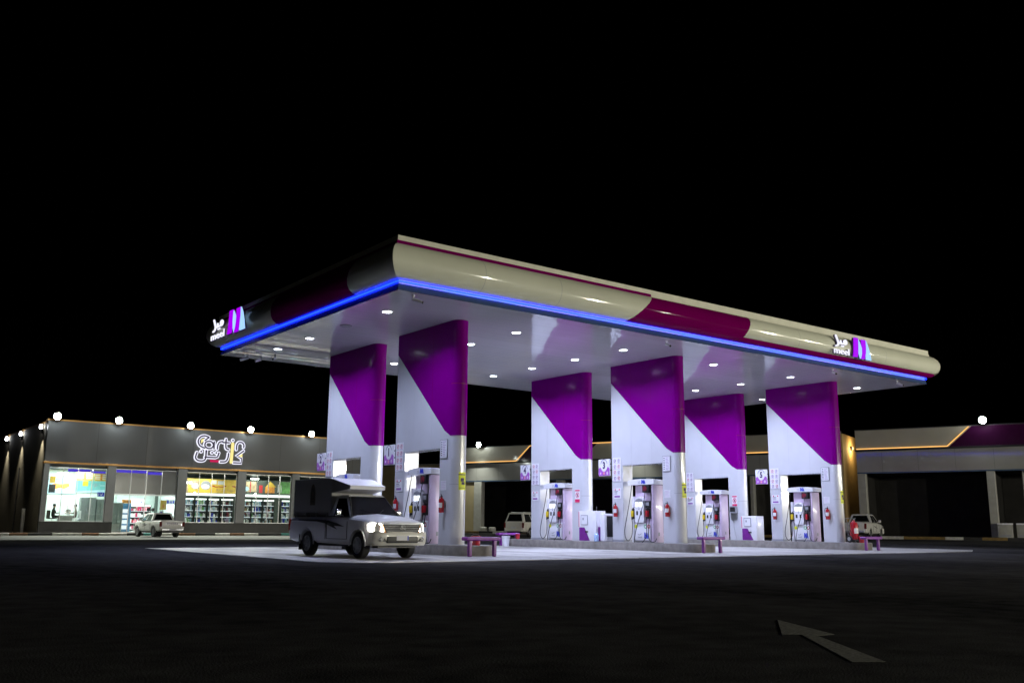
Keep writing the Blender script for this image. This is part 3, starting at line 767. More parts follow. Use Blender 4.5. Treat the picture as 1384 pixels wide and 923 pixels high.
# control box on rear right column
t = thing('control_box', 'grey control box with display on the rear right column, cable hanging down', 'box', (C0 + 2 * DC, 2.59 + 5.72 + .28, HI + 1.4))
m = MB(); m.bbox(-.14, -.001, -.22, .22, -.02, .36, .02, 1); m.build('casing', 'grey_plastic', t)
m = MB(); m.bbox(-.148, -.14, -.15, .17, .06, .30, .004, 1); m.build('front_panel', 'black', t)
m = MB(); m.bbox(-.09, -.001, -.20, .20, -.34, -.025, .02, 1); m.build('tray', 'steel', t)
m = MB(); m.tube([(-.03, .05, -.34), (-.03, .04, -.7), (-.04, -.02, -1.0), (-.06, -.16, -1.39)], .008, 6); m.build('cable', 'steel', t)

# kiosks between columns
def kiosk(label, loc, w=.62, dp=1.1, hgt=1.22):
    t = thing('payment_kiosk', label, 'kiosk', loc, 0, 'white and purple kiosks on the islands')
    m = MB(); m.bbox(0, w, 0, dp, 0, hgt, .02, 2); m.build('cabinet', 'white_enamel', t)
    # front (-y) face details are seen edge-on; the -x face carries the screen
    F = lambda a, b, d: (-d, dp - a, b)
    m = MB(); m.prism([(.03, .02), (.74, .02), (.38, .60), (.03, .60)], F, .002, .006); m.build('purple_panel', 'purple_paint', t)
    m = MB(); m.prism(rect(.0, .035, .62, hgt - .03), F, .002, .006); m.build('purple_edge', 'magenta', t)
    m = MB(); m.prism(rect(.16, .62, .70, 1.14), F, .002, .02); fr = m.build('screen_frame', 'grey_plastic', t)
    m = MB(); m.prism(rect(.19, .59, .73, 1.11), F, .021, .024); m.build('screen', 'paper', fr)
    m = MB(); m.prism(rect(.28, .36, .92, 1.02), F, .025, .027); m.build('screen_mark', 'grey_plastic', fr)
    m = MB(); m.prism(rect(.44, .62, .38, .44), F, .002, .03); m.build('card_slot', 'black', t)
    return t
k1 = kiosk('white kiosk with purple wedge and small screen on the middle island', (C0 + DC - .30, 7.0, HI), .58, 1.14, 1.32)
m = MB(); m.tube([(.2, .5, 1.32), (.2, .52, 1.55)], .008, 6); m.tube([(.3, .3, 1.32), (.3, .27, 1.52)], .008, 6); m.build('aerial', 'steel', k1)
kiosk('white kiosk with purple wedge on the right island, rear column beside it', (C0 + 2 * DC - .25, 7.0, HI), .6, .95, 1.24)
t = thing('air_service_unit', 'slim white upright unit beside the taller kiosk, purple panel between', 'machine', (C0 + DC - .26, 6.46, HI))
m = MB(); m.bbox(0, .5, .0, .32, 0, 1.20, .05, 3); m.build('casing', 'white_enamel', t)
m = MB(); m.bbox(.06, .4, .325, .52, .02, .62, .005, 1); m.build('side_panel', 'purple_paint', t)
m = MB(); m.bbox(.1, .5, -.03, -.002, .2, 1.1, .01, 1); m.build('rear_plate', 'black', t)
t = thing('water_bottle', 'clear blue plastic water bottle standing on the middle island', 'bottle', (C0 + DC - .40, 6.86, HI))
m = MB(); m.lathe([(0, 0), (.10, 0), (.11, .02), (.11, .24), (.09, .30), (.035, .35), (.035, .38), (0, .38)], seg=18); m.build('bottle_body', 'water_blue', t)
m = MB(); m.lathe([(0, .381), (.04, .381), (.04, .42), (0, .42)], seg=14); m.build('cap', 'white_enamel', t)

# guards at island ends (purple bench-like hoops)
def guard(label, loc):
    t = thing('purple_guard', label, 'guard', loc, 0, 'purple guards at the island ends')
    m = MB(); m.bbox(-.72, .60, -.17, .17, .50, .62, .05, 4); m.build('top_bar', 'purple_paint', t)
    for sx in (-.50, .47):
        m = MB(); m.bbox(sx - .06, sx + .06, -.06, .06, 0, .51, .03, 3); m.build('leg', 'purple_paint', t)
    return t
gl = ['purple steel guard at the near end of the left island, red bucket behind it', 'purple steel guard at the near end of the middle island', 'purple steel guard beside the trolley extinguisher, near end of the right island']
gp = None
for k in range(3):
    loc = (C0 + DC * k + .08, .72, .012)
    if gp is None: gp = guard(gl[k], loc)
    else: copy_thing(gp, loc, gl[k])
gb = ['purple steel guard at the far end of the left island, hidden behind the truck', 'purple steel guard at the far end of the middle island, before the parked SUV', 'purple steel guard at the far end of the right island']
copy_thing(gp, (C0 + DC + .30, 14.15, .012), gb[1])
def bucket(name, label, loc, mt, r=.15, hgt=.30):
    t = thing(name, label, 'bucket', loc)
    m = MB(); m.lathe([(0, .004), (r * .78, 0), (r, hgt), (r * 1.06, hgt), (r * 1.06, hgt - .03), (r * 1.0, hgt - .03)], seg=20)
    m.lathe([(r * .96, hgt), (r * .75, .02), (0, .02)], seg=20); m.build('pail', mt, t)
    m = MB(); m.tube([(r * math.cos(a), .02, hgt - .02 + .5 * r * math.sin(a)) for a in [PI * q / 10 for q in range(11)]], .006, 6); m.build('handle', 'steel', t); return t
bucket('red_bucket', 'red bucket on the left island behind the purple guard', (C0 + .45, 1.62, HI), 'red', .17, .30)
bucket('red_bucket', 'red bucket on the right island beside the trolley extinguisher', (C0 + 2 * DC + .45, 1.5, HI), 'red', .15, .28)
bucket('red_bucket', 'red bucket at the far guard of the middle island', (C0 + DC + .25, 13.35, HI), 'red', .12, .24)
bucket('white_bucket', 'white paint pail standing on the forecourt left of the middle island', (C0 + DC - .75, 13.0, .012), 'white_enamel', .21, .48)
# trolley extinguisher
t = thing('trolley_extinguisher', 'large red wheeled fire extinguisher on the right island end', 'extinguisher', (C0 + 2 * DC + .32, 1.78, HI), R(-10))
m = MB(); m.lathe([(0, .12), (.17, .13), (.19, .18), (.19, .80), (.15, .92), (.06, .97), (.05, 1.02), (0, 1.02)], seg=22); c = m.build('cylinder', 'red', t)
m = MB(); n = 8; vs = []
for q in range(n + 1):
    a = R(225 + 80 * q / n)
    for z in (.42, .66): vs.append((.192 * math.cos(a), .192 * math.sin(a), z))
m.add(vs, [(2 * q, 2 * q + 2, 2 * q + 3, 2 * q + 1) for q in range(n)]); m.build('label_band', 'paper', c)
m = MB(); m.tube([(-.20, .18, .15), (-.20, .20, .95), (-.25, .28, 1.12)], .016, 7); m.tube([(.20, .18, .15), (.20, .20, .95), (.25, .28, 1.12)], .016, 7); m.tube([(-.25, .28, 1.12), (.25, .28, 1.12)], .016, 7); m.build('push_frame', 'steel', t)
for sx in (-.27, .27):
    m = MB(); m.lathe([(.02, -.035), (.15, -.035), (.17, -.02), (.17, .02), (.15, .035), (.02, .035)], (sx, .05, .17), 'x', 20); w = m.build('wheel', 'rubber', t)
    m = MB(); m.lathe([(0, -.04), (.09, -.04), (.09, .04), (0, .04)], (sx, .05, .17), 'x', 14); m.build('hub', 'steel', w)
m = MB(); m.tube([(0, 0, 1.02), (-.14, -.06, 1.10), (-.26, -.02, .90), (-.24, .02, .55), (-.20, -.06, .36), (.06, -.20, .33), (.22, -.05, .45), (.21, .1, .75)], .018, 7); m.build('hose', 'rubber', t)
m = MB(); m.bbox(-.05, .05, -.05, .05, 1.02, 1.08, .015, 1); m.tube([(0, 0, 1.08), (.10, -.05, 1.14)], .012, 6); m.build('valve', 'chrome', t)

# CCTV cameras under the canopy edge
def cctv(label, loc, rz):
    t = thing('security_camera', label, 'camera', loc, rz, 'security cameras under the canopy')
    m = MB(); m.lathe([(0, 0), (.05, 0), (.05, -.03), (.015, -.04), (.015, -.12), (0, -.12)], seg=12); m.build('mount', 'white_enamel', t)
    m = MB(); m.tube([(-.02, 0, -.12), (.30, 0, -.24)], .055, 12); m.build('housing', 'white_enamel', t)
    m = MB(); m.tube([(.298, 0, -.239), (.315, 0, -.246)], .045, 12); m.build('lens', 'black', t)
    return t
cctv('white bullet camera under the near corner of the canopy', (.75, .35, H), R(-50))
cctv('white bullet camera under the front edge above the middle column', (12.25, .45, H), R(-110))
cctv('white bullet camera under the front edge above the rightmost column', (22.9, .3, H), R(-120))
cctv('white bullet camera near the far right corner of the canopy', (28.2, .3, H), R(-90))
cctv('grey camera at the far left corner of canopy, outermost of three', (.85, 14.0, H), R(160))
cctv('grey camera at the far left corner of canopy, middle one of three', (1.45, 14.05, H), R(200))
cctv('grey camera at the far left corner of canopy, innermost of three', (1.75, 13.2, H), R(230))

# ------------------------------------------------------------------ vehicles (local: x forward from the front axle, y left)
def ring(x, zb, zt, w, crown=.03):
    crown = .03 + .07 * max(0, min(1, (x + .75) / .35)) * max(0, min(1, (.9 - x) / .5))
    h = [(0, zb), (w * .84, zb), (w * .955, zb + .07), (w * .99, zb + .22), (w, zb + .42 * (zt - zb) + .1), (w * .985, zt - .16), (w * .965, zt - .06), (w * .91, zt - .008), (w * .7, zt + crown * .55), (0, zt + crown)]
    return [(x, y, z) for y, z in h] + [(x, -y, z) for y, z in h[-2:0:-1]]
def wheel(t, x, y, rad, wid, sgn, n=6):
    m = MB(); h = wid / 2
    m.lathe([(rad * .62, -h * .9), (rad * .70, -h), (rad * .93, -h * .96), (rad, -h * .72), (rad, h * .72), (rad * .93, h * .96), (rad * .70, h), (rad * .62, h * .9)], (x, y, rad), 'y', 36)
    w = m.build('wheel', 'rubber', t)
    m = MB(); o = sgn * h
    m.lathe([(rad * .66, o * .92), (rad * .60, o * .98), (rad * .56, o * .6), (rad * .2, o * .5), (0, o * .5)], (x, y, rad), 'y', 30)
    for k in range(n):
        a = 2 * PI * k / n; c, s_ = math.cos(a), math.sin(a); ww = .038; vs = []
        for rr, dd in ((.04, .86), (rad * .59, .90)):
            for q in (-ww, ww): vs.append((x + rr * c - q * s_, y + o * dd, rad + rr * s_ + q * c))
        for rr, dd in ((.04, .55), (rad * .59, .6)):
            for q in (-ww, ww): vs.append((x + rr * c - q * s_, y + o * dd, rad + rr * s_ + q * c))
        m.add(vs, [(0, 1, 3, 2), (4, 6, 7, 5), (0, 2, 6, 4), (1, 5, 7, 3), (2, 3, 7, 6), (0, 4, 5, 1)])
    m.lathe([(0, o * .95), (rad * .16, o * .93), (rad * .18, o * .6)], (x, y, rad), 'y', 16)
    m.build('rim', 'steel', w)
def quadface(c, poly, off, th=.008):
    """polygon in (u,v) on the bilinear quad c = (bl, br, tr, tl), pushed out by off"""
    bl, br, tr, tl = [Vector(p) for p in c]
    n = ((br - bl).cross(tl - bl)).normalized()
    def P(u, v, d): return (bl * (1 - u) * (1 - v) + br * u * (1 - v) + tr * u * v + tl * (1 - u) * v + n * d)[:]
    m = MB(); m.prism(poly, lambda a, b, d: P(a, b, d), off - th, off); return m
def vehicle(name, label, cat, loc, rz, paint, wb, cabx, roofx, bedend, w=.88, belt=1.12, roof=1.74, rad=.36, suv=False, doors=2, hl=False, group=None):
    t = thing(name, label, cat, loc, rz, group)
    rear = -bedend
    st = [(.90, .50, .74, w * .62), (.875, .42, .90, w * .80), (.80, .38, .985, w * .905), (.55, .37, 1.04, w * .965), (.2, .36, 1.075, w * .992), (-.2, .36, 1.105, w), (-.48, .36, 1.13, w), (-.62, .36, belt - .01, w), (-1.2, .36, belt, w), (rear + .3, .40, belt + .01, w * .995), (rear + .05, .43, belt + .0, w * .985), (rear, .48, belt - .03, w * .96)]
    AR = rad + .075
    xs = set([q[0] for q in st])
    for xc in (0, -wb):
        for q in range(25): xs.add(round(xc + AR * math.cos(PI * q / 24), 4))
    x = .9
    while x > rear: xs.add(round(x, 4)); x -= .12
    rings = []
    for x in sorted(xs, reverse=True):
        for p, q in zip(st[:-1], st[1:]):
            if q[0] <= x <= p[0]: break
        f = (p[0] - x) / (p[0] - q[0]); zb, zt, ww = [p[i] + (q[i] - p[i]) * f for i in (1, 2, 3)]
        za = zb
        for xc in (0, -wb):
            if abs(x - xc) < AR: za = max(zb, rad + .01 + math.sqrt(max(0, AR * AR - (x - xc) ** 2)))
        rg = ring(x, zb, zt, ww); k = 0; out = []
        for (px, py, pz) in rg:
            out.append((px, py, max(pz, za)))
        rings.append(out)
    m = MB(); m.loft(rings); body = m.build('body', paint, t, angle=28)
    m = MB()
    for x in (0, -wb): m.box(x - rad - .1, x + rad + .1, -w + .22, w - .22, .42, .95)
    m.box(rear + .1, .7, -w * .7, w * .7, .30, .42); m.build('underbody', 'black', t, smooth=False)
    for x in (0, -wb):
        for s_ in (1, -1):
            m = MB(); m.tube([(x + (rad + .085) * math.cos(a), s_ * (w - .012), rad + .01 + (rad + .085) * math.sin(a)) for a in [R(-4 + 188 * q / 20) for q in range(21)]], .022, 8); m.build('wheel_arch', paint, t)
            wheel(t, x, s_ * (w - .13), rad, .235, s_)
    # greenhouse
    b = [(cabx[1], -w * .93, belt - .02), (cabx[0], -w * .93, belt - .0), (cabx[0], w * .93, belt - .0), (cabx[1], w * .93, belt - .02)]   # rear right, front right, front left, rear left
    tp = [(roofx[1], -w * .70, roof - .045), (roofx[0], -w * .70, roof - .05), (roofx[0], w * .70, roof - .05), (roofx[1], w * .70, roof - .045)]
    m = MB()
    tp2 = [(x + (.05 if i in (0, 3) else -.06), y * .86, z + .045) for i, (x, y, z) in enumerate(tp)]
    m.loft([b, tp, tp2])
    if hl: m.f.pop(1); m.mi.pop(1)                                    # open windscreen frame: the cab is hollow
    m.build('cab', paint, t, angle=20)
    fr = (b[2], b[1], tp[1], tp[2]); rr = (b[0], b[3], tp[3], tp[0]); rs = (b[1], b[0], tp[0], tp[1]); ls = (b[3], b[2], tp[2], tp[3])
    # windscreen faces forward: order seen from outside (from the front: left is vehicle left)
    quadface((b[2], b[1], tp[1], tp[2])[:], [(.06, .07), (.94, .07), (.93, .92), (.07, .92)], -.004 if False else .004).build('windscreen', 'glass_dark', t) if False else None
    def panel(nm, cc, poly, mt='glass_dark', off=.005):
        bl, br, tr, tl = [Vector(p) for p in cc]; n = (br - bl).cross(tl - bl); mid = (bl + br + tr + tl) / 4; ctr = Vector(((cabx[0] + cabx[1]) / 2, 0, belt + .2))
        o = off if n.dot(mid - ctr) > 0 else -off
        mm = quadface(cc, poly, o, .009 if o > 0 else -.009); return mm.build(nm, mt, t)
    if hl:
        for cc in (rs, ls, rr): panel('cab_lining', cc, [(.01, .0), (.99, .0), (.99, 1), (.01, 1)], 'frame_dark', -.02)
        m = MB(); m.bbox(cabx[1] + .03, cabx[0] - .03, -w * .88, w * .88, belt - .05, belt + .045, .02, 1); m.bbox(cabx[0] - .42, cabx[0] - .12, -w * .86, w * .86, belt, belt + .09, .04, 2); m.build('dashboard', 'frame_dark', t)
        for s_ in (.38, -.38):
            m = MB(); m.bbox(cabx[1] + .14, cabx[1] + .30, s_ - .22, s_ + .22, belt, belt + .32, .06, 3); m.bbox(cabx[1] + .15, cabx[1] + .26, s_ - .12, s_ + .12, belt + .34, belt + .50, .04, 3); m.build('seat', 'cabinet_grey', t)
        m = MB(); m.tube([(cabx[0] - .52 - .10 * math.sin(a), .38 + .18 * math.cos(a), belt + .12 + .15 * math.sin(a)) for a in [2 * PI * q / 20 for q in range(20)]], .016, 6, True); m.build('steering_wheel', 'black', t)
        m = MB(); m.bbox(roofx[0] - .06, roofx[0] - .03, -.10, .14, roof - .16, roof - .09, .01, 1); m.build('rear_view_mirror', 'steel', t)
    panel('windscreen', fr, [(.022, .05), (.978, .05), (.965, .95), (.035, .95)], 'glass' if hl else 'glass_dark')
    panel('rear_window', rr, [(.08, .16), (.92, .16), (.88, .90), (.12, .90)] if not suv else [(.07, .10), (.93, .10), (.90, .90), (.10, .90)])
    for cc, flip in ((rs, False), (ls, True)):
        segs = {1: [(.10, .80)], 2: [(.07, .43), (.47, .88)], 3: [(.05, .30), (.33, .60), (.63, .92)]}[doors]
        for (u0, u1) in segs:
            # u runs front -> rear on the right side, rear -> front on the left side
            pts = [(u0, .06), (u1, .06), (u1, .90), (u0 + .0, .90)]
            if u0 == segs[0][0]: pts = [(u0 - .03, .06), (u1, .06), (u1, .90), (u0 + .07, .90), (u0, .5)]
            if flip: pts = [(1 - a, b_) for a, b_ in pts][::-1]
            panel('side_window', cc, pts)
    m = MB()
    for s_ in (1, -1): m.box(cabx[1] + .02, cabx[0] - .1, s_ * w * .93 - .01, s_ * w * .93 + .01, belt - .005, belt + .03)
    m.build('belt_moulding', 'black', t, smooth=False)
    # seams and handles
    m = MB(); xs_ = [cabx[0] - .12]; L_ = cabx[0] - cabx[1]
    dv_ = {1: [.98], 2: [.46, .93], 3: [.31, .62, .93]}[doors]
    xs_ += [cabx[0] - L_ * q for q in dv_]
    for s_ in (1, -1):
        for x in xs_: m.box(x - .006, x + .006, s_ * w - .008, s_ * w + .002, .52, belt - .12)
        m.box(xs_[-1], xs_[0], s_ * w - .008, s_ * w + .0015, .51, .522)
    m.build('door_seams', 'black', t, smooth=False)
    for s_ in (1, -1):
        for x in xs_[1:3]:
            m = MB(); m.bbox(x + .08, x + .26, s_ * w * .995 - .02, s_ * w * .995 + .03, belt - .20, belt - .16, .012, 2); m.build('door_handle', 'chrome' if paint != 'car_white' else paint, t)
        x = cabx[0] - .42
        m = MB(); m.bbox(x - .07, x + .06, s_ * (w + .05) - .02 if s_ > 0 else -(w + .22), s_ * (w + .05) + (.17 if s_ > 0 else .02), belt + .02, belt + .21, .05, 4)
        m.tube([(x, s_ * (w - .08), belt + .03), (x, s_ * (w + .08), belt + .08)], .025, 8); mr = m.build('mirror', 'chrome' if hl else paint, t)
    # front
    m = MB()
    bp = [(.80, .90), (.90, .82), (.945, .62), (.955, .30), (.955, -.30), (.945, -.62), (.90, -.82), (.80, -.90)]
    rings = []
    for z, o in ((.36, -.06), (.42, .0), (.56, .035), (.68, .03), (.74, .0)):
        rings.append([(x + o, y * w / .90, z) for x, y in bp] + [(.40, -w * .93, z), (.40, w * .93, z)])
    m.loft(rings); m.build('front_bumper', 'car_cream' if hl else paint, t, angle=45)  # cream on the lit truck's bumper: warm lamp light put into its colour
    m = MB(); m.bbox(.93, .998, -.50, .50, .43, .61, .03, 2); m.build('air_intake', 'black', t)
    m = MB(); m.prism([(-.52, .70), (.52, .70), (.60, .93), (-.60, .93)], lambda a, b, d: (.90 + d - (b - .70) * .20, a * w / .88, b), -.08, .065); g = m.build('grille', 'black', t)
    m = MB()
    for q in range(4): m.bbox(.93 - q * .012, .978 - q * .012, -.50 - q * .02, .50 + q * .02, .735 + q * .048, .745 + q * .048, .004, 1)
    m.bbox(.885, .985, -.60, .60, .92, .965, .02, 2); m.build('grille_bars', 'steel', g)
    if hl:
        m = MB()
        m.tube([(.985, .085 * math.cos(a), .845 + .055 * math.sin(a)) for a in [2 * PI * q / 20 for q in range(20)]], .011, 6, True)
        m.tube([(.990, .035 * math.cos(a), .845 + .05 * math.sin(a)) for a in [2 * PI * q / 14 for q in range(14)]], .009, 6, True)
        m.tube([(.990, .06 * math.cos(a), .87 + .022 * math.sin(a)) for a in [2 * PI * q / 14 for q in range(14)]], .009, 6, True); m.build('emblem', 'chrome', g)
        m = MB(); m.prism([(-.52, .70), (-.545, .70), (-.625, .93), (-.60, .93)], lambda a, b, d: (.90 + d - (b - .70) * .20, a * w / .88, b), -.05, .068); m.prism([(.52, .70), (.545, .70), (.625, .93), (.60, .93)], lambda a, b, d: (.90 + d - (b - .70) * .20, a * w / .88, b), -.05, .068); m.build('side_marker', 'orange', g)
    for s_ in (1, -1):
        # headlamp: wraps round the corner
        P = [(.58, .73), (.86, .74), (.885, .80), (.88, .93), (.80, .96), (.63, .94)]
        m = MB(); n = len(P)
        def hx(y): return .915 - max(0, y - .55) * .42 - max(0, y - .76) * 1.0
        def hmap(a, b, d): return (hx(a) + d * .9 - (b - .73) * .22, s_ * a * w / .88, b)
        m.prism(P, hmap, -.05, .035); m.build('headlight', 'headlamp' if hl else 'frame_alu', t, angle=60)
        m = MB(); m.lathe([(0, .05), (.055, .05), (.065, .04), (.065, 0)], (.93, s_ * .66 * w / .88, .53), 'x', 18); m.build('fog_lamp', 'chrome', t)
        m = MB(); m.prism([(.50, .47), (.60, .47), (.60, .60)], lambda a, b, d: (.945 + d, s_ * a * w / .88, b), 0, .035); m.build('bumper_vent', 'black', t)
    m = MB(); m.bbox(.995, 1.005, -.20, .18, .50, .63, .003, 1); pt_ = m.build('number_plate', 'paper', t)
    m = MB(); m.bbox(1.0055, 1.008, .14, .18, .505, .625, .001, 1); m.build('plate_band', 'blue', pt_)
    # rear
    m = MB(); m.bbox(rear - .012, rear + .03, -w * .78, w * .78, .60, belt - .04, .02, 2); tg = m.build('tailgate', paint, t)
    for s_ in (1, -1):
        m = MB(); m.bbox(rear - .02, rear + .10, s_ * w * .90 - .075, s_ * w * .90 + .075, .72, belt - .05, .03, 3); m.build('taillight', 'taillight', t)
    m = MB(); m.bbox(rear - .14, rear + .06, -w * .86, w * .86, .44, .58, .04, 3); m.build('rear_bumper', 'steel' if not suv else paint, t)
    m = MB(); m.bbox(rear - .152, rear - .143, -.24, .24, .46, .56, .003, 1) if not suv else m.bbox(rear - .03, rear - .014, -.24, .24, .66, .78, .003, 1); m.build('rear_plate', 'paper', t)
    if not suv:
        m = MB(); m.text('TOYOTA', .19, lambda a, b, d: (rear - .013 - d, -a, .90 + b), .001, .008); m.build('tailgate_letters', 'black', tg)
        # open bed: black panel standing in for the recess shade, and rails
        m = MB(); m.bbox(rear + .06, cabx[1] - .08, -w * .80, w * .80, belt - .02, belt + .036, .004, 1); m.build('bed_shade', 'black', t)
    return t
def swoosh(t, w, pts, mt='black'):
    for s_ in (1, -1):
        m = MB(); m.prism(pts, lambda a, b, d: (a, s_ * (w * .992 + d), b), 0, .008); m.build('side_graphic', mt, t)
# the pickup with camper box, headlights on
TRK = vehicle('pickup_truck', 'silver pickup with headlights on and grey camper box, in front of the left columns', 'pickup', (.24, .80, .012), R(-90 + 1.5), 'car_silver', 3.02, (-.45, -1.80), (-1.02, -1.66), 4.28, w=.87, belt=1.13, roof=1.77, doors=1, hl=True)
TRK.scale = (1.06, 1.06, 1.06)
swoosh(TRK, .87, [(-.75, .86), (-1.2, .96), (-1.7, 1.03), (-2.4, 1.06), (-3.6, 1.065), (-3.6, 1.03), (-2.4, 1.0), (-1.9, .95), (-1.45, .84), (-1.15, .78), (-1.35, .88)])
m = MB(); m.bbox(-.36, -.02, -.28, .28, 1.115, 1.175, .03, 3); m.build('bonnet_scoop', 'car_silver', TRK)
m = MB(); m.bbox(-.05, -.015, -.24, .24, 1.125, 1.165, .01, 1); m.build('scoop_grille', 'black', TRK)
for s_ in (1, -1):
    m = MB(); m.bbox(-3.02 - .50, -3.02 - .47, s_ * .74 - .13, s_ * .74 + .13, .16, .62, .008, 1); m.build('mud_flap', 'rubber', TRK)
    m = MB(); m.tube([(-.34, s_ * .1 - .05, 1.235), (-.62, s_ * .38 - .05, 1.34)], .009, 6); m.build('wiper', 'black', TRK)
m = MB(); m.bbox(-1.02, -.98, -.12, .12, 1.60, 1.67, .01, 1); m.build('sun_strip', 'grey_plastic', TRK)
m = MB(); m.tube([(-.42, -.80, 1.14), (-.62, -.80, 1.9)], .006, 6); m.build('aerial', 'steel', TRK)
m = MB(); m.box(.34, .352, -.8705, -.862, .74, 1.0); m.box(-1.86, -1.848, -.8715, -.862, .50, 1.06); m.box(-4.1, -1.9, -.8715, -.862, 1.035, 1.045); m.build('panel_gap', 'black', TRK, smooth=False)
def camper():
    t = thing('camper_box', 'grey camper box with white peaked front over the pickup cab', 'camper box', (.24, .80, .012), R(-90 + 1.5))
    hw = .70
    t.scale = (1.06, 1.06, 1.06)
    pr = [(-4.30, 1.17), (-1.86, 1.17), (-1.86, 1.84), (-1.0, 1.94), (-.99, 2.02), (-1.80, 2.22), (-2.05, 2.265), (-4.30, 2.265)]
    def hwx(x): return hw - .13 * max(0, min(1, (x + 1.9) / .9))
    m = MB(); m.prism(pr, lambda a, b, d: (a, d * hwx(a), b), -1, 1); m.build('shell', 'box_grey', t, smooth=False)
    # white roof and brow
    m = MB()
    for (a, b), (c, d) in zip(pr[2:], pr[3:]):
        nrm = Vector((-(d - b), 0, c - a)).normalized() * (-.012)
        h1, h2 = hwx(a) + .012, hwx(c) + .012
        vs = [(a, -h1, b), (c, -h2, d), (c, h2, d), (a, h1, b)]
        vs2 = [(x + nrm.x, y, z + nrm.z) for x, y, z in vs]
        m.add(vs + vs2, [(0, 1, 2, 3), (7, 6, 5, 4), (0, 4, 5, 1), (1, 5, 6, 2), (2, 6, 7, 3), (3, 7, 4, 0)])
    m.build('white_brow', 'box_white', t, smooth=False)
    m = MB(); m.bbox(-4.33, -1.84, -hw - .02, hw + .02, 1.155, 1.19, .008, 1)
    for x in (-4.28, -1.90): m.bbox(x - .02, x + .02, -hw - .012, hw + .012, 1.19, 2.25, .005, 1)
    m.build('edge_trim', 'box_grey', t)
    m = MB()
    for x in (-2.1, -2.75, -3.4, -4.05): m.bbox(x - .03, x + .03, -hw - .03, -hw - .005, 1.12, 1.27, .008, 1)
    m.build('latch', 'steel', t)
    # arch emblem on the side
    F = lambda a, b, d: (-3.05 + a * .85, -hw - d, 1.78 + b * .9)
    arch = [(-.19, -.33), (.19, -.33), (.19, .10), (.15, .24), (.08, .34), (0, .38), (-.08, .34), (-.15, .24), (-.19, .10)]
    m = MB(); m.use('bronze'); m.prism(arch, F, .001, .006); m.use('black'); m.prism([(a * .72, b * .72 + .01) for a, b in arch], F, .007, .009)
    m.use('bronze'); m.prism(circ(.07, 14, (0, .06)), F, .010, .012); m.prism(rect(-.09, .09, -.19, -.13), F, .010, .012); m.ribbon([(0, -.02), (0, -.12)], .03, F, .010, .012); m.build('arch_emblem', None, t)
    return t
camper()
for s_ in (.62, -.62):
    lamp('headlight_beam', 'SPOT', (1.02, s_, .84), 130, (1.0, .93, .82), TRK, .06, 70, .8, target=(6, s_ * 1.1, .1))
W1 = vehicle('pickup_truck', 'pale pickup parked nose in before the shop windows, tailgate towards us', 'pickup', (6.9, 46.0, .0), R(94), 'car_white', 3.0, (-.45, -2.55), (-1.05, -2.35), 4.15, w=.87, belt=1.10, roof=1.66, doors=2)
swoosh(W1, .87, [(-.9, .70), (-1.6, .86), (-2.0, .90), (-1.5, .78)])
W2 = vehicle('pickup_truck', 'white double cab pickup parked behind the trolley extinguisher at far right', 'pickup', (0, 0, 0), 0, 'car_white', 3.0, (-.45, -2.45), (-1.05, -2.25), 4.15, w=.90, belt=1.16, roof=1.80, doors=2)
swoosh(W2, .90, [(-.9, .72), (-1.6, .90), (-2.2, .95), (-1.5, .80)])
SUV = vehicle('sport_utility_car', 'beige SUV parked behind the middle island, rear towards us', 'SUV', (0, 0, 0), 0, 'car_cream', 2.8, (-.50, -3.78), (-1.15, -3.62), 3.86, w=.93, belt=1.16, roof=1.88, doors=3, suv=True)
m = MB()
for s_ in (1, -1): m.tube([(-1.3, s_ * .55, 1.92), (-3.4, s_ * .55, 1.92)], .022, 8)
m.build('roof_rail', 'steel', SUV)
def at_dir(px, depth):
    """ground point along the bearing of a photo column at a given depth"""
    a = R(37.293) + math.atan((px - 692) / 1272.0); d = depth / math.cos(a - R(37.293)); return (-14.178 + d * math.sin(a), -24.376 + d * math.cos(a))
def park(o, px, depth, bearing, back):
    x, y = at_dir(px, depth); b = R(bearing); dx, dy = math.sin(b), math.cos(b)
    o.location = (x + dx * back, y + dy * back, gz(x, y)); o.rotation_euler = (0, 0, PI / 2 - b)
park(W2, 1148, 70, 72, 4.1)
park(SUV, 697, 75, 70, 3.8)

# ------------------------------------------------------------------ shop building
YS = 53.0
SHOP = thing('shop_building', 'long grey clad shop building with lit glass front and floodlights on its roof edge', 'shop', (0, YS, 0))
F0 = mapY(0, 0, 0)
m = MB(); m.box(.98, 28.6, .02, .32, 5.42, 8.48); m.box(.98, 28.6, .4, 7.0, 5.2, 8.3); m.build('fascia', 'store_grey', SHOP, smooth=False)
m = MB()
for x in [4.6, 8.3, 12.0, 19.6, 23.3, 26.6]: m.box(x, x + .015, .017, .03, 5.44, 8.46)
m.build('fascia_joint', 'black', SHOP, smooth=False)
m = MB(); m.bbox(.9, 28.7, -.08, .30, 5.28, 5.41, .01, 1); m.build('lower_trim', 'gold_trim', SHOP)
m = MB(); m.bbox(.9, 28.7, -.03, .36, 8.485, 8.60, .01, 1); m.build('upper_trim', 'gold_trim', SHOP)
m = MB()
for a, b in ((.98, 6.16), (10.92, 28.6)): m.box(a, b, -.04, .26, .05, 1.0)
m.build('plinth', 'plinth_black', SHOP, smooth=False)
for a, b in ((.98, 1.36), (5.52, 6.14), (10.93, 11.68), (15.92, 16.66), (20.8, 21.5), (25.7, 28.6)):
    m = MB(); m.bbox(a, b, -.07, .28, 1.003, 5.275, .012, 1); m.build('pier', 'pier_grey', SHOP)
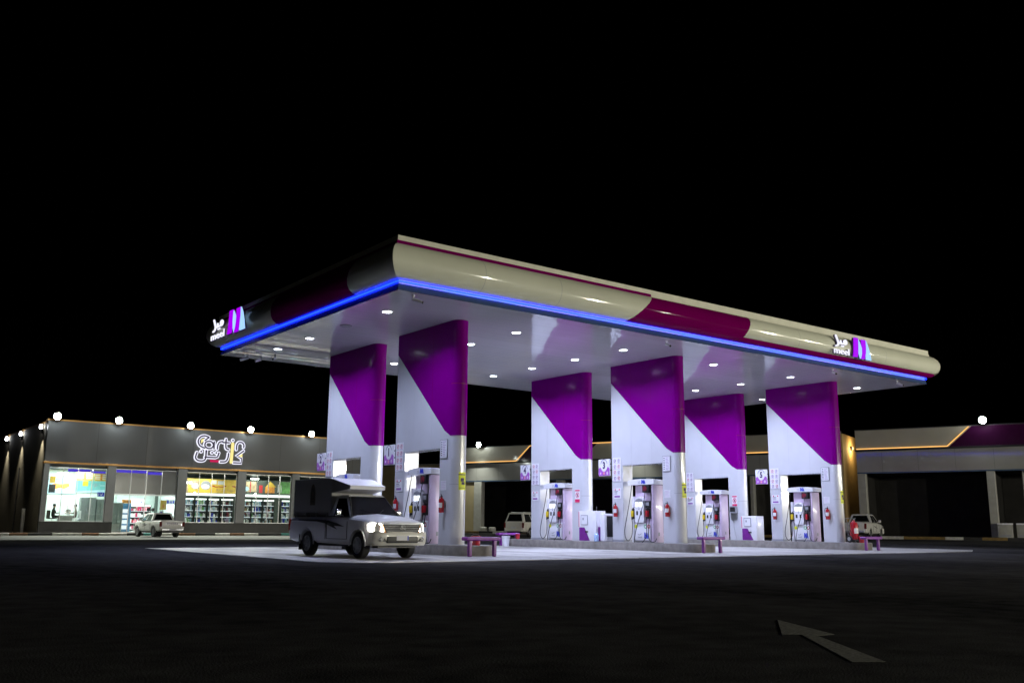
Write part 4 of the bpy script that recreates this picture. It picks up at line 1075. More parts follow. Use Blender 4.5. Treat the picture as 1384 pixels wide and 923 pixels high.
def window(a, b, z0, z1, ns, hz=None, door=False):
    m = MB(); w = .045
    m.box(a, b, .10, .18, z0, z0 + w); m.box(a, b, .10, .18, z1 - w, z1)
    for i in range(ns + 1):
        x = a + (b - a) * i / ns; q = w if i in (0, ns) else .02
        m.box(max(a, x - q), min(b, x + q), .095, .185, z0 + w, z1 - w)
    if hz: m.box(a + w, b - w, .09, .19, hz - .05, hz + .05)
    fr = m.build('window_frame', 'frame_alu', SHOP, smooth=False)
    m = MB()
    for i in range(ns):
        x0, x1 = a + (b - a) * i / ns + .03, a + (b - a) * (i + 1) / ns - .03
        if door: m.box(x0, x1, .135, .147, z0 + w, hz - .05)
        else: m.box(x0, x1, .135, .147, z0 + w, z1 - w)
    m.build('glass', 'glass', fr, smooth=False); return fr
window(1.36, 5.52, 1.0, 5.0, 4)
fr = window(6.14, 10.93, .22, 5.08, 4, 3.11, True)
m = MB()
for i in range(4): m.box(6.17 + 1.197 * i, 7.31 + 1.197 * i, .13, .15, 3.17, 5.03)
m.build('transom_film', 'film_grey', fr, smooth=False)
m = MB(); m.box(6.19, 8.5, .112, .128, 4.80, 5.00); m.box(8.58, 9.7, .112, .128, 4.72, 4.92); m.build('violet_strip', 'violet_led', fr, smooth=False)
m = MB(); m.box(8.50, 8.56, .08, .19, .25, 3.05); m.build('door_stile', 'frame_alu', fr, smooth=False)
m = MB(); m.prism(circ(.14, 14, (8.86, 1.98)), lambda a, b, d: (a, .13 - d, b), 0, .03); m.prism(circ(.14, 14, (9.2, 1.98)), lambda a, b, d: (a, .13 - d, b), 0, .03); m.build('door_handle', 'black', fr)
window(11.68, 15.92, 1.0, 5.06, 4); window(16.66, 20.8, 1.0, 5.08, 4); window(21.5, 25.7, 1.0, 5.08, 4)
m = MB(); m.box(2.7, 4.3, .112, .128, 4.72, 4.92); m.box(4.35, 5.4, .112, .128, 4.66, 4.82); m.build('violet_strip', 'violet_led', SHOP, smooth=False)
m = MB(); m.box(.98, 28.6, 7.0, 7.2, .1, 8.3); m.box(28.4, 28.6, .3, 7.0, .1, 8.3); m.build('rear_wall', 'wall_mint', SHOP, smooth=False)
m = MB(); m.box(1.0, 28.4, .28, 7.0, .16, .24); m.build('floor', 'tile_floor', SHOP, smooth=False)
m = MB(); m.box(1.0, 28.4, .42, 7.0, 5.05, 5.19); m.build('shop_ceiling', 'shop_dark', SHOP, smooth=False)
for a, b in ((11.36, 28.3),):
    m = MB(); m.box(a, b, 6.7, 6.95, .25, 5.04); m.build('rear_lining', 'shop_green', SHOP, smooth=False)
for x, y0 in ((6.9, 2.2), (11.62, .35)):
    m = MB(); m.box(x - .06, x + .06, y0, 6.69, .25, 5.04); m.build('partition', 'wall_mint', SHOP, smooth=False)
m = MB(); m.box(1.3, 6.84, 4.26, 4.36, .86, 5.04); m.build('salon_wall', 'wall_mint', SHOP, smooth=False)
m = MB(); m.box(1.36, 6.8, .3, 6.9, .245, .85); m.build('raised_floor', 'tile_floor', SHOP, smooth=False)
# side wall running away on the left
m = MB(); m.box(.96, 1.22, .33, 48, .0, 8.35); m.build('side_wall', 'dark_wall', SHOP, smooth=False)
m = MB(); m.box(.9, 1.28, .34, 48, 8.353, 8.46); m.build('wall_coping', 'gold_trim', SHOP, smooth=False)
m = MB(); m.tube([(.90, 9.0, .1), (.90, 9.0, 5.2), (.94, 9.0, 5.3)], .05, 8); m.build('downpipe', 'steel', SHOP)
t = thing('bollard_post', 'short white post standing at the dark side wall left of the shop', 'post', (.3, 55.2, 0))
m = MB(); m.bbox(-.12, .12, -.12, .12, 0, 1.95, .03, 2); m.build('post_body', 'pillar_white', t)
# wall lamps on the side wall
for i, y in enumerate((54.3, 62.0, 68.2)):
    t = thing('wall_lamp', 'small up-down wall lamp on dark side wall, %s the shop corner' % ('nearest', 'second from', 'farthest from')[i], 'wall lamp', (.93, y, 7.75), 0, 'wall lamps on the side wall')
    m = MB(); m.bbox(-.16, .0, -.09, .09, -.17, .17, .02, 2); m.build('housing', 'black', t)
    m = MB(); m.lathe([(0, 0), (.07, 0), (.1, .03), (.1, .26), (.06, .32), (0, .32)], (-.2, 0, -.13 + .3), seg=14); m.build('bulb_globe', 'lamp_white', t)
    lamp('wall_beam', 'SPOT', (-.42, 0, -.20), 520, (1.0, .93, .75), t, .05, 75, 1.0, target=(-.1, 0, -3))
# roof floodlights
def floodlight(label, loc, rz, power, grp, tgt=(0, -.35, -6)):
    t = thing('floodlight', label, 'floodlight', loc, rz, grp)
    m = MB(); m.tube([(0, .35, -.12), (0, .1, .10), (0, -.35, .12)], .03, 8); m.build('bracket', 'steel', t)
    m = MB(); m.lathe([(0, -.30), (.20, -.30), (.25, -.42), (.27, -.50), (.25, -.52)], (0, 0, .14), 'y', 24); m.build('housing', 'black', t)
    m = MB(); m.lathe([(.25, -.515), (.24, -.54), (.19, -.60), (.10, -.63), (0, -.635)], (0, 0, .14), 'y', 24); m.build('lens', 'flood', t)
    lamp('flood_beam', 'SPOT', (0, -1.0, .1), power, (.95, 1.0, .88), t, .12, 112, .8, target=tgt)
    lamp('flood_glow', 'POINT', (0, -.85, .05), 75, (.9, 1.0, .97), t, .1)
    return t
for i, x in enumerate((1.45, 5.9, 11.5, 16.6, 22.2)):
    floodlight('bright floodlight on the shop roof edge, %s' % ('leftmost at the corner', 'above the salon and door pier', 'just left of the sign', 'just right of the sign', 'rightmost beside the column')[i], (x, YS, 8.62), 0, 6000, 'floodlights along the shop roof', (0, -5.2, -6))
# shop interior lighting
for i, (x, y, c, p) in enumerate(((3.4, 54.9, (.92, 1.0, .98), 380), (8.5, 55.5, (.95, 1.0, 1.0), 420), (13.8, 55.0, (1.0, .98, .88), 95), (18.8, 55.0, (.98, 1.0, .9), 95), (24, 55, (.98, 1.0, .9), 80))):
    lamp('ceiling_fitting', 'AREA', (x, y - YS, 5.0), p * 1.6, c, SHOP, 2.2, shape='SQUARE')
m = MB(); m.bbox(2.55, 3.3, 2.6, 3.0, 4.6, 4.75, .02, 1); m.bbox(18.1, 18.7, 2.2, 2.6, 4.75, 4.86, .01, 1)
for x in (12.5, 12.85): m.lathe([(0, 0), (.10, .02), (.12, .1), (.1, .18), (0, .2)], (x, 2.5, 4.2), seg=12)
m.lathe([(0, 0), (.08, .02), (.08, .14), (0, .16)], (17.3, 2.5, 4.7), seg=12)
m.build('ceiling_lamps', 'shop_lamp', SHOP)

# the sign: outlined latin over outlined arabic
def cartin():
    t = thing('shop_sign', 'glowing outlined Cartin sign in latin and arabic letters on grey fascia', 'sign', (14.35, YS, 6.85))
    F = lambda a, b, d: (a * 2.18, -.02 - d, b * 1.24)
    # unit box: a in [-1, 1], b in [-1, 1]
    lat = {
        'c': [[(-.52, .88), (-.66, .96), (-.80, .92), (-.90, .74), (-.92, .54), (-.86, .32), (-.74, .20), (-.66, .16)], [(-.52, .88), (-.66, .66)]],
        'a': [[(-.32, .40), (-.40, .58), (-.50, .62), (-.62, .56), (-.66, .38), (-.62, .22), (-.50, .14), (-.38, .20), (-.32, .40)], [(-.31, .60), (-.30, .14)]],
        'r': [[(-.17, .14), (-.16, .40), (-.10, .60), (.02, .66)]],
        't': [[(.15, .82), (.15, .40), (.18, .20), (.28, .14)], [(.03, .60), (.28, .60)]],
        'n': [[(.58, .17), (.585, .48), (.66, .66), (.78, .66), (.86, .52), (.865, .34)]],
        'kaf': [[(.87, .10), (.60, -.26), (.80, -.40), (.80, -.72), (.50, -.72)]],
        'reh': [[(.28, -.12), (.26, -.44), (.18, -.66), (-.02, -.70)]],
        'teh': [[(-.10, -.12), (-.14, -.38), (-.22, -.44), (-.62, -.44)], [(-.58, -.02), (-.60, -.44)]],
        'noon': [[(-.60, -.02), (-.60, -.50), (-.68, -.68), (-.88, -.68), (-.98, -.50), (-.94, -.16)]],
    }
    i = 0; o = MB(); n = MB()
    for k, sts in lat.items():
        for s_ in sts:
            sm = k not in ('kaf', 'teh') and len(s_) > 2
            pts = [(a * 2.18, b * 1.24) for a, b in s_]
            G = lambda a, b, d: (a, -.02 - d, b)
            o.ribbon(pts, .275, G, .0, .06 + .0012 * i, sm); n.ribbon(pts, .115, G, .085 + .0012 * i, .10 + .0012 * i, sm); i += 1
    for a, b in ((-.78, -.08), (-.36, -.12), (-.20, -.12), (.42, .78)):
        P = circ(.16, 18, (a * 2.18, b * 1.24)); o.prism(P, lambda x, y, d: (x, -.02 - d, y), 0, .058)
        n.prism(circ(.075, 14, (a * 2.18, b * 1.24)), lambda x, y, d: (x, -.02 - d, y), .08, .10)
    o.build('outline', 'sign_white', t); n.build('letter_face', 'ink', t)
    G = lambda a, b, d: (a, -.02 - d, b)
    m = MB(); m.ribbon([(.42 * 2.18, .55 * 1.24), (.40 * 2.18, -.70 * 1.24)], .24, G, .07, .13, False); m.build('yellow_stroke', 'sign_yellow', t)
    m = MB(); m.prism([(-.80 * 2.18, .72 * 1.24), (-.66 * 2.18, .80 * 1.24), (-.64 * 2.18, .70 * 1.24), (-.80 * 2.18, .46 * 1.24)], G, .02, .05); m.build('yellow_fill', 'sign_yellow', t)
    m = MB(); m.prism([(.84 * 2.18, .0), (.84 * 2.18, -.36 * 1.24), (.70 * 2.18, -.26 * 1.24)], G, .02, .05); m.build('yellow_fill', 'sign_yellow', t)
    m = MB(); m.prism([(-.42 * 2.18, -.60 * 1.24), (.02 * 2.18, -.60 * 1.24), (-.04 * 2.18, -.74 * 1.24), (-.40 * 2.18, -.74 * 1.24)], G, .02, .06); m.build('red_stroke', 'sign_red', t)
    m = MB()
    for a, b in ((-.78, .12), (-.66, .10)): m.prism(circ(.10, 12, (a * 2.18, b * 1.24)), G, .065, .09)
    m.build('cart_wheels', 'sign_white', t)
    return t
cartin()

# salon bay
def board(name, label, cat, x0, x1, y, z0, z1, mt, art=None, group=None):
    t = thing(name, label, cat, ((x0 + x1) / 2, y, (z0 + z1) / 2), 0, group)
    w, h = (x1 - x0) / 2, (z1 - z0) / 2
    m = MB(); m.bbox(-w, w, -.02, .0, -h, h, .004, 1); b = m.build('panel', mt, t)
    if art:
        m = MB(); art(m, lambda a, b_, d: (a * w, -.021 - d, b_ * h)); m.build('print', None, b)
    return t
def art_food(m, F):
    m.use('orange'); m.prism([(-.30, .0), (-.1, .22), (.25, .12), (.62, .25), (.70, -.05), (.45, -.42), (.2, -.30), (-.05, -.5), (-.25, -.25)], F, 0, .004)
    m.use('poster_yellow'); m.prism([(.0, .05), (.25, .1), (.2, -.15), (-.02, -.2)], F, .005, .008); m.prism([(.42, .1), (.58, .02), (.5, -.3), (.38, -.22)], F, .005, .008)
    m.use('grey_plastic'); m.prism(rect(-.6, .3, .62, .68), F, 0, .004); m.prism(rect(-.6, -.3, .45, .50), F, 0, .004)
def art_teal(m, F):
    m.use('sky_poster'); m.prism([(-1, -.99), (1, -.99), (1, -.55), (-1, -.9)], F, 0, .004); m.prism(rect(.45, .9, -.15, -.05), F, 0, .004)
    m.use('grey_plastic'); m.ribbon([(.0, -.1), (.2, .1), (.1, -.3), (.3, -.05)], .05, F, 0, .004)
def art_cal(m, F):
    m.use('poster_white')
    for r_ in range(3):
        for c_ in (-.55, .5): m.prism(rect(c_ - .35, c_ + .35, .45 - .5 * r_, .72 - .5 * r_), F, 0, .004)
    m.use('orange'); m.prism(rect(-.12, .10, -.9, .9), F, 0, .005)
board('wall_mural', 'pale blue wall poster with orange food picture in the salon bay', 'poster', 1.40, 4.25, 57.2, 3.15, 4.5, 'sky_poster', art_food)
board('wall_mural', 'teal wall poster with white wave in the salon bay', 'poster', 4.27, 6.80, 57.2, 3.30, 4.6, 'teal_poster', art_teal)
board('hanging_sign', 'yellow and white hanging board high in the salon window', 'sign', 3.66, 4.91, 54.6, 4.14, 4.80, 'poster_yellow', art_cal, 'yellow boards in the salon window')
board('hanging_sign', 'smaller yellow and white board at the right of the salon window', 'sign', 4.99, 6.0, 54.6, 4.14, 4.72, 'poster_yellow', art_cal, 'yellow boards in the salon window')
board('hanging_sign', 'little yellow card below the hanging board in salon window', 'sign', 4.16, 4.56, 54.6, 3.72, 4.10, 'lime', None, 'yellow boards in the salon window')
board('hanging_sign', 'yellow card at the left edge of the salon window', 'sign', 1.76, 2.15, 54.4, 3.88, 4.38, 'poster_yellow', None, 'yellow boards in the salon window')
t = thing('wall_screen', 'black television screen at the left side of the salon bay', 'television', (2.22, 55.6, 3.5))
m = MB(); m.bbox(-.25, .22, -.05, .05, -.32, .32, .02, 1); m.build('casing', 'black', t)
m = MB(); m.box(-.05, .05, .05, .9, -.04, .04); m.build('arm', 'black', t)
board('blue_notice', 'blue and white notice above the grey cabinet in salon', 'notice', 5.35, 5.87, 54.75, 2.95, 3.28, 'blue', lambda m, F: (m.use('poster_white'), m.ribbon([(-.8, -.5), (-.7, .5), (-.45, 0), (-.2, .5), (-.1, -.5)], .16, F, 0, .004, False), m.ribbon([(.1, -.5), (.4, .5)], .16, F, 0, .004, False)))
def cabinet(label, x0, x1, y, z1, mt='cabinet_grey'):
    t = thing('tall_cabinet', label, 'cabinet', ((x0 + x1) / 2, y, .855 if x1 < 6.2 else .25)); w = (x1 - x0) / 2
    m = MB(); m.bbox(-w, w, 0, .6, 0, z1, .02, 1); m.build('carcass', mt, t)
    n = 2
    for i in range(n):
        m = MB(); a = -w + 2 * w * i / n; m.bbox(a + .03, a + 2 * w / n - .03, -.02, -.002, .08, z1 - .08, .01, 1); d = m.build('door', mt, t)
        m = MB(); m.box(a + (.1 if i else 2 * w / n - .12), a + (.12 if i else 2 * w / n - .10), -.05, -.022, z1 * .45, z1 * .58); m.build('handle', 'steel', d)
cabinet('grey green double cabinet right of the seated people', 4.18, 5.3, 54.7, 2.02); cabinet('lower grey cabinet at the right end of salon bay', 5.36, 5.98, 54.8, 1.90)
cabinet('grey green cabinet behind the left door glass', 6.35, 7.22, 54.2, 2.25)
t = thing('salon_table', 'low white table between the seated people in the window', 'table', (3.06, 54.3, .855))
m = MB(); m.bbox(-.52, .52, -.3, .3, .58, .63, .01, 1); m.build('top', 'poster_white', t)
m = MB(); m.box(-.45, .45, -.26, -.24, .1, .575); m.build('front_panel', 'pillar_white', t)
for sx in (-.46, .46):
    for sy in (-.23, .23):
        m = MB(); m.box(sx - .03, sx + .03, sy - .03, sy + .03, 0, .575); m.build('leg', 'steel', t)
def person(label, loc, rz, shirt, hair, scarf=False, arms=((.12, .35), (.2, .42))):
    """seated figure facing +x, one skinned body"""
    t = thing('person', label, 'person', loc, rz)
    J = {'pel': (0, 0, .80, .15), 'sp': (.01, 0, 1.0, .145), 'ch': (.04, 0, 1.22, .165), 'nk': (.06, 0, 1.40, .06), 'hd': (.09, 0, 1.52, .095), 'hd2': (.09, 0, 1.62, .10), 'hd3': (.08, 0, 1.69, .07)}
    E_ = [('pel', 'sp'), ('sp', 'ch'), ('ch', 'nk'), ('nk', 'hd'), ('hd', 'hd2'), ('hd2', 'hd3')]
    for s_, n in ((1, 'l'), (-1, 'r')):
        J['sh' + n] = (.04, .19 * s_, 1.30, .065); J['el' + n] = (.14, .26 * s_, 1.04, .05); J['wr' + n] = (.38, .18 * s_, 1.06, .036); J['ha' + n] = (.48, .15 * s_, 1.06, .034)
        J['hp' + n] = (.06, .10 * s_, .77, .11); J['kn' + n] = (.48, .13 * s_, .79, .075); J['an' + n] = (.50, .13 * s_, .36, .05); J['to' + n] = (.64, .14 * s_, .32, .045)
        E_ += [('ch', 'sh' + n), ('sh' + n, 'el' + n), ('el' + n, 'wr' + n), ('wr' + n, 'ha' + n), ('pel', 'hp' + n), ('hp' + n, 'kn' + n), ('kn' + n, 'an' + n), ('an' + n, 'to' + n)]
    ks = list(J); me = bpy.data.meshes.new('body'); me.from_pydata([J[k][:3] for k in ks], [(ks.index(a), ks.index(b)) for a, b in E_], [])
    bm = bmesh.new(); bm.from_mesh(me); ly = bm.verts.layers.skin.verify()
    for v, k in zip(bm.verts, ks): v[ly].radius = (J[k][3], J[k][3]); v[ly].use_root = (k == 'pel')
    bm.to_mesh(me); bm.free()
    o = bpy.data.objects.new('body', me); COL.objects.link(o); o.modifiers.new('s', 'SKIN'); o.modifiers.new('d', 'SUBSURF').levels = 1
    m2 = bpy.data.meshes.new_from_object(o.evaluated_get(bpy.context.evaluated_depsgraph_get())); o.modifiers.clear(); o.data = m2
    m2.materials.clear()
    for k in ('skin', shirt, 'cloth_dark'): m2.materials.append(M[k])
    for p in m2.polygons:
        c = p.center; p.use_smooth = True
        p.material_index = 0 if (c.z > 1.42 or (c.x > .40 and c.z > .95)) else (1 if c.z > .86 or shirt == 'cloth_white' else 2)
    o.parent = t
    m = MB()
    if scarf:
        m.lathe([(0, 1.76), (.07, 1.75), (.125, 1.68), (.14, 1.58), (.16, 1.45), (.20, 1.34), (.17, 1.34), (.12, 1.46), (.10, 1.6)], (.06, 0, 0), seg=18); m.build('headscarf', 'cloth_white', t)
    else:
        m.lathe([(0, 1.755), (.06, 1.745), (.105, 1.69), (.115, 1.62), (.10, 1.56), (.07, 1.55)], (.065, 0, 0), seg=16); m.build('hair', 'hair', t)
    return t
person('person with short dark hair in dark jacket seated at the left of the white table', (2.20, 54.45, .585), R(5), 'cloth_dark', 'hair')
person('person in white robe and white headscarf seated behind the white table', (3.55, 55.7, .585), R(-100), 'cloth_white', 'hair', True)
person('person with black hair in brown jacket seated right of the white table', (3.86, 54.55, .585), R(170), 'cloth_brown', 'hair')
def chair(label, loc, rz, mt):
    t = thing('office_chair', label, 'chair', loc, rz)
    m = MB(); m.bbox(-.25, .28, -.26, .26, .60, .68, .03, 2); m.build('seat', mt, t)
    m = MB(); m.bbox(-.34, -.25, -.26, .26, .62, 1.25, .04, 3); m.build('backrest', mt, t)
    m = MB(); m.tube([(0, 0, .32), (0, 0, .6)], .03, 8)
    for k in range(5): m.tube([(0, 0, .34), (.27 * math.cos(k * 1.257), .27 * math.sin(k * 1.257), .295)], .02, 6)
    m.build('pedestal', 'steel', t)
chair('black office chair under the left seated person', (2.18, 54.45, .585), R(10), 'black')
chair('white office chair under the person in brown', (3.88, 54.55, .585), R(170), 'poster_white')
t = thing('ring_lamp', 'white ring lamp standing behind the seated people', 'lamp', (4.4, 56.4, .86))
m = MB(); m.tube([(.34 * math.cos(a), 0, 1.32 + .34 * math.sin(a)) for a in [2 * PI * q / 24 for q in range(24)]], .05, 8, True); m.build('ring', 'poster_white', t)
m = MB(); m.tube([(0, 0, .98), (0, 0, .03)], .02, 6); m.lathe([(0, 0), (.22, 0), (.22, .03), (0, .04)], seg=16); m.build('stand', 'steel', t)

# shop shelves
def rack(label, x0, x1, y, z0, z1, seed, pal, lit=True, group='lit product shelves in the shop'):
    rnd = random.Random(seed); t = thing('product_shelf', label, 'shelf', ((x0 + x1) / 2, y, z0), 0, group); w = (x1 - x0) / 2; h = z1 - z0
    m = MB(); m.box(-w, w, .42, .46, 0, h); m.box(-w - .05, -w, 0, .46, 0, h); m.box(w, w + .05, 0, .46, 0, h); m.box(-w, w, 0, .42, 0, .10); m.build('frame', 'shop_dark', t, smooth=False)
    n = 4; g = MB()
    for r_ in range(n):
        zz = .12 + (h - .15) * r_ / n; sh = (h - .15) / n
        m = MB(); m.box(-w, w, .02, .41, zz, zz + .03); m.build('shelf', 'shelf_lit' if lit else 'steel', t, smooth=False)
        x = -w + .03
        while x < w - .06:
            bw = rnd.uniform(.05, .16); bh = sh * rnd.uniform(.35, .8); g.use(rnd.choice(pal))
            if x + bw < w and rnd.random() < .9: g.bbox(x, x + bw - .01, .06, .34, zz + .032, zz + .03 + bh, .012, 1)
            x += bw
    o = g.build('goods', None, t); o['kind'] = 'stuff'
    if lit:
        m = MB(); m.box(-w, w, .02, .10, h - .12, h - .01); m.build('shelf_light', 'shop_strip', t, smooth=False)
P1 = ['poster_white', 'poster_white', 'poster_white', 'sky_poster', 'sky_poster', 'steel', 'blue', 'poster_green', 'shop_dark']
P2 = ['poster_white', 'black', 'dark_red', 'steel', 'sky_poster', 'lavender', 'poster_tan', 'shop_dark']
SH = ['first shelf from the left under the yellow banner, white goods', 'second shelf under the yellow banner, blue goods', 'third shelf under the yellow banner, next to the last', 'last shelf under the yellow banner beside the pier']
for i in range(4): rack(SH[i], (12.2, 13.15, 14.24, 15.32)[i], (12.98, 14.05, 15.12, 16.35)[i], 54.8, .85, 3.0, 20 + i, P1 if i < 3 else P2)
SH = ['dark goods shelf right of the second grey pier', 'shelf with blue and white goods in the fourth window', 'shelf of dark purple goods in the fourth window', 'shelf at the right of the fourth window by the truck box']
for i in range(4): rack(SH[i], (17.3, 18.08, 19.1, 20.78)[i], (17.95, 18.95, 20.05, 21.7)[i], 54.8, .85, 3.0, 40 + i, P2 if i in (0, 2) else P1)
rack('red and white goods shelf behind the door glass', 8.6, 10.3, 57.4, .3, 2.4, 61, ['magenta', 'pink', 'poster_white', 'red', 'poster_white'])
t = thing('drinks_cooler', 'blue and white drinks cooler behind the left door glass', 'cooler', (7.6, 54.6, .25))
m = MB(); m.bbox(-.36, .36, 0, .6, 0, 2.2, .03, 2); m.build('cabinet', 'cooler_blue', t)
m = MB()
for q in range(4): m.box(-.30, .14, -.012, -.002, .2 + .42 * q, .50 + .42 * q)
m.build('shelf_window', 'shelf_lit', t, smooth=False)
m = MB(); m.bbox(-.34, .34, -.01, .2, 2.22, 2.5, .02, 1); m.build('top_box', 'orange', t)
board('price_banner', 'white banner with blue 3.04 price behind the door glass', 'banner', 8.62, 9.68, 57.0, 2.36, 2.88, 'poster_white', lambda m, F: (m.use('blue'), m.text('3.04', 1.0, lambda a, b, d: F(a * .75, b * 1.5, d), 0, .004)))
board('price_banner', 'white banner with blue marks behind the right door glass', 'banner', 10.72, 11.5, 55.0, 2.45, 2.86, 'poster_white', lambda m, F: (m.use('blue'), m.prism(rect(-.7, -.3, -.7, .7), F, 0, .004), m.prism([(-.1, -.7), (.15, .7), (.4, -.7), (.25, -.7), (.14, -.1), (.02, -.7)], F, 0, .004), m.prism(rect(.5, .85, -.6, .6), F, 0, .004)))
board('poster', 'yellow poster on the right door glass', 'poster', 10.0, 10.5, 54.0, 2.0, 2.74, 'poster_yellow', lambda m, F: (m.use('orange'), m.prism(circ(.4, 12, (.1, -.2)), F, 0, .004)))
board('poster', 'yellow and blue poster low on the right door glass', 'poster', 9.95, 10.3, 53.95, 1.5, 1.95, 'poster_white', lambda m, F: (m.use('blue'), m.prism(circ(.5, 12), F, 0, .004)))
def art_rice(m, F):
    m.use('poster_tan'); m.prism(rect(-1, -.72, -.95, .9), F, 0, .003)
    m.use('poster_tan'); m.prism(circ(.17, 16, (-.48, .1)), lambda a, b, d: F(a, b * 4 - .3, d), 0, .003); m.use('grey_plastic'); m.prism(circ(.17, 16, (-.14, .1)), lambda a, b, d: F(a, b * 4 - .3, d), 0, .003)
    m.use('poster_white'); m.prism(circ(.12, 14, (-.49, .02)), lambda a, b, d: F(a, b * 3.5 - .1, d), .004, .006); m.prism(circ(.14, 14, (-.15, .0)), lambda a, b, d: F(a, b * 2.6 - .1, d), .004, .006); m.prism(rect(.03, .22, .30, .85), F, 0, .003); m.prism(rect(.26, .48, .25, .80), F, 0, .003)
    m.use('red'); m.ribbon([(.10, .05), (.2, -.1), (.3, -.05), (.45, -.08), (.52, .1)], .09, F, .004, .006); m.ribbon([(.80, .1), (.86, -.05), (.95, .1)], .09, F, .004, .006)
    m.use('poster_tan'); m.text('Rice & Sugar', .30, lambda a, b, d: F(.55 + a * .42, b * 1.5 - .55, d), .004, .006)
board('wall_banner', 'yellow Rice & Sugar banner above the shelves in the third window', 'banner', 12.1, 17.25, 56.0, 3.5, 4.66, 'poster_yellow', art_rice)
def art_mix(m, F):
    m.use('poster_tan'); m.prism(rect(-.95, -.45, -.7, .8), F, 0, .003); m.use('sky_poster'); m.prism(circ(.12, 12, (-.85, -.1)), lambda a, b, d: F(a, b * 3, d), .004, .006)
    m.use('red'); m.prism(rect(-.70, -.66, -.8, .8), F, .004, .006); m.prism(rect(-.35, -.22, -.8, .3), F, .004, .006); m.use('orange'); m.prism(rect(-.12, .24, -.8, .1), F, 0, .003); m.use('poster_yellow'); m.prism([(-.1, .1), (.06, .95), (.3, .1)], F, 0, .003)
    m.use('poster_green'); m.prism(rect(.42, .98, -.85, .9), F, 0, .003); m.use('poster_white'); m.prism(rect(.36, .40, -.7, .5), F, .004, .006); m.prism(rect(.48, .51, -.7, .4), F, .004, .006)
board('wall_banner', 'colourful product banner with green end above shelves in the fourth window', 'banner', 17.5, 22.4, 56.0, 3.52, 4.7, 'film_grey', art_mix)
for i, (a, b) in enumerate(((12.0, 17.2), (17.5, 22.3))):
    t = thing('light_shelf', 'bright white light strip above the shelves in the %s window' % ('third', 'fourth')[i], 'strip light', (a, 55.6, 3.26), 0, 'strip lights over the shelves')
    m = MB(); m.box(0, b - a, 0, .3, 0, .18); m.build('diffuser', 'shop_strip', t, smooth=False)
    m = MB(); m.box(0, b - a, .0, .5, .182, .22); m.build('housing', 'steel', t, smooth=False)

# ------------------------------------------------------------------ workshop row (local frame: x right along the front, y away from us)
ZG = .25
def facade(label, a, b, strips, purple, pillars, wallcol='facade_beige'):
    t = thing('workshop_building', label, 'workshop', (FP.x, FP.y, 0), FROT, 'workshop buildings behind the station')
    w = b - a
    m = MB(); m.box(a, b, 0, .4, 7.06, 8.55); m.build('upper_band', wallcol, t, smooth=False)
    m = MB(); m.bbox(a - .04, b + .04, -.04, .5, 8.552, 8.63, .01, 1); m.build('coping', 'black', t)
    m = MB(); m.bbox(a - .05, b + .05, -.16, .45, 6.92, 7.05, .01, 1); m.build('ledge', 'black', t)
    m = MB(); m.box(a, b, .02, .40, 5.30, 6.915); m.build('lower_band', 'facade_grey', t, smooth=False)
    m = MB(); m.box(a, b, .0, .45, 5.20, 5.297); m.build('band_trim', 'flashing', t, smooth=False)
    m = MB()
    q = a + 1.9
    while q < b - .5: m.box(q, q + .012, .0165, .03, 5.32, 6.9); q += 2.6
    m.build('band_joint', 'black', t, smooth=False)
    for p in purple: m = MB(); m.prism(p, lambda x, z, d: (x, -d, z), .003, .05); m.build('purple_panel', 'purple_facade', t)
    for s_ in strips:
        m = MB(); m.tube([(x, -.07, z) for x, z in s_], .035, 6); m.build('warm_strip', 'led_warm', t)
        for (x0, z0), (x1, z1) in zip(s_[:-1], s_[1:]):
            L_ = math.hypot(x1 - x0, z1 - z0); n = max(1, round(L_ / 5))
    for x0, x1 in pillars: m = MB(); m.bbox(x0, x1, .0, .6, ZG - .1, 5.195, .02, 1); m.build('pillar', 'pillar_white', t)
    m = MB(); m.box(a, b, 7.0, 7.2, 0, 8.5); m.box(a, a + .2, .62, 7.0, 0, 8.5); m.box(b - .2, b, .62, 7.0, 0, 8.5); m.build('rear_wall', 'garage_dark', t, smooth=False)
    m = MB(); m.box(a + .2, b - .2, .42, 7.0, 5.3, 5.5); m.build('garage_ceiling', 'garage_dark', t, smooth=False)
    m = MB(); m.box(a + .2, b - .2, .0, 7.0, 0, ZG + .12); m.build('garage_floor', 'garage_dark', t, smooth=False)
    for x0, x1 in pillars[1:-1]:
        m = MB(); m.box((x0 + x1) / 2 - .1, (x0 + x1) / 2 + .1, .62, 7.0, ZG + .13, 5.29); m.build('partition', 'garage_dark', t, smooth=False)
    return t
RB = facade('workshop building at far right with warm edge lighting and violet reflections', -11.15, 22.0,
       [[(-11.1, 7.11), (-4.52, 7.11), (-2.95, 8.52)]], [[(-4.4, 7.06), (21.9, 7.06), (21.9, 8.54), (-2.75, 8.54)]],
       [(-11.15, -10.55), (-2.05, -1.50), (6.6, 7.2), (15.4, 16.0), (21.4, 22.0)])
MBD = facade('workshop building behind the pumps with warm edge lighting and purple panel', -52.0, -12.3,
       [[(-51.9, 7.11), (-42.8, 7.11), (-41.25, 8.50), (-26.0, 8.50), (-24.4, 7.11), (-12.4, 7.11)]], [[(-42.65, 7.06), (-35.5, 7.06), (-34.0, 8.54), (-41.1, 8.54)]],
       [(-47.75, -46.85), (-38.4, -37.7), (-29.2, -28.6), (-19.8, -19.5), (-13.0, -12.4)])
m = MB(); m.box(-51.9, -47.76, .1, .4, ZG - .1, 5.19); m.build('front_wall', 'tan_wall', MBD, smooth=False)
m = MB(); m.box(-12.29, -12.15, .03, 13, 0, 8.4); m.build('end_wall', 'warm_lit_wall', MBD, smooth=False)  # the warm lamp's yellow is put into this wall's colour
m = MB()
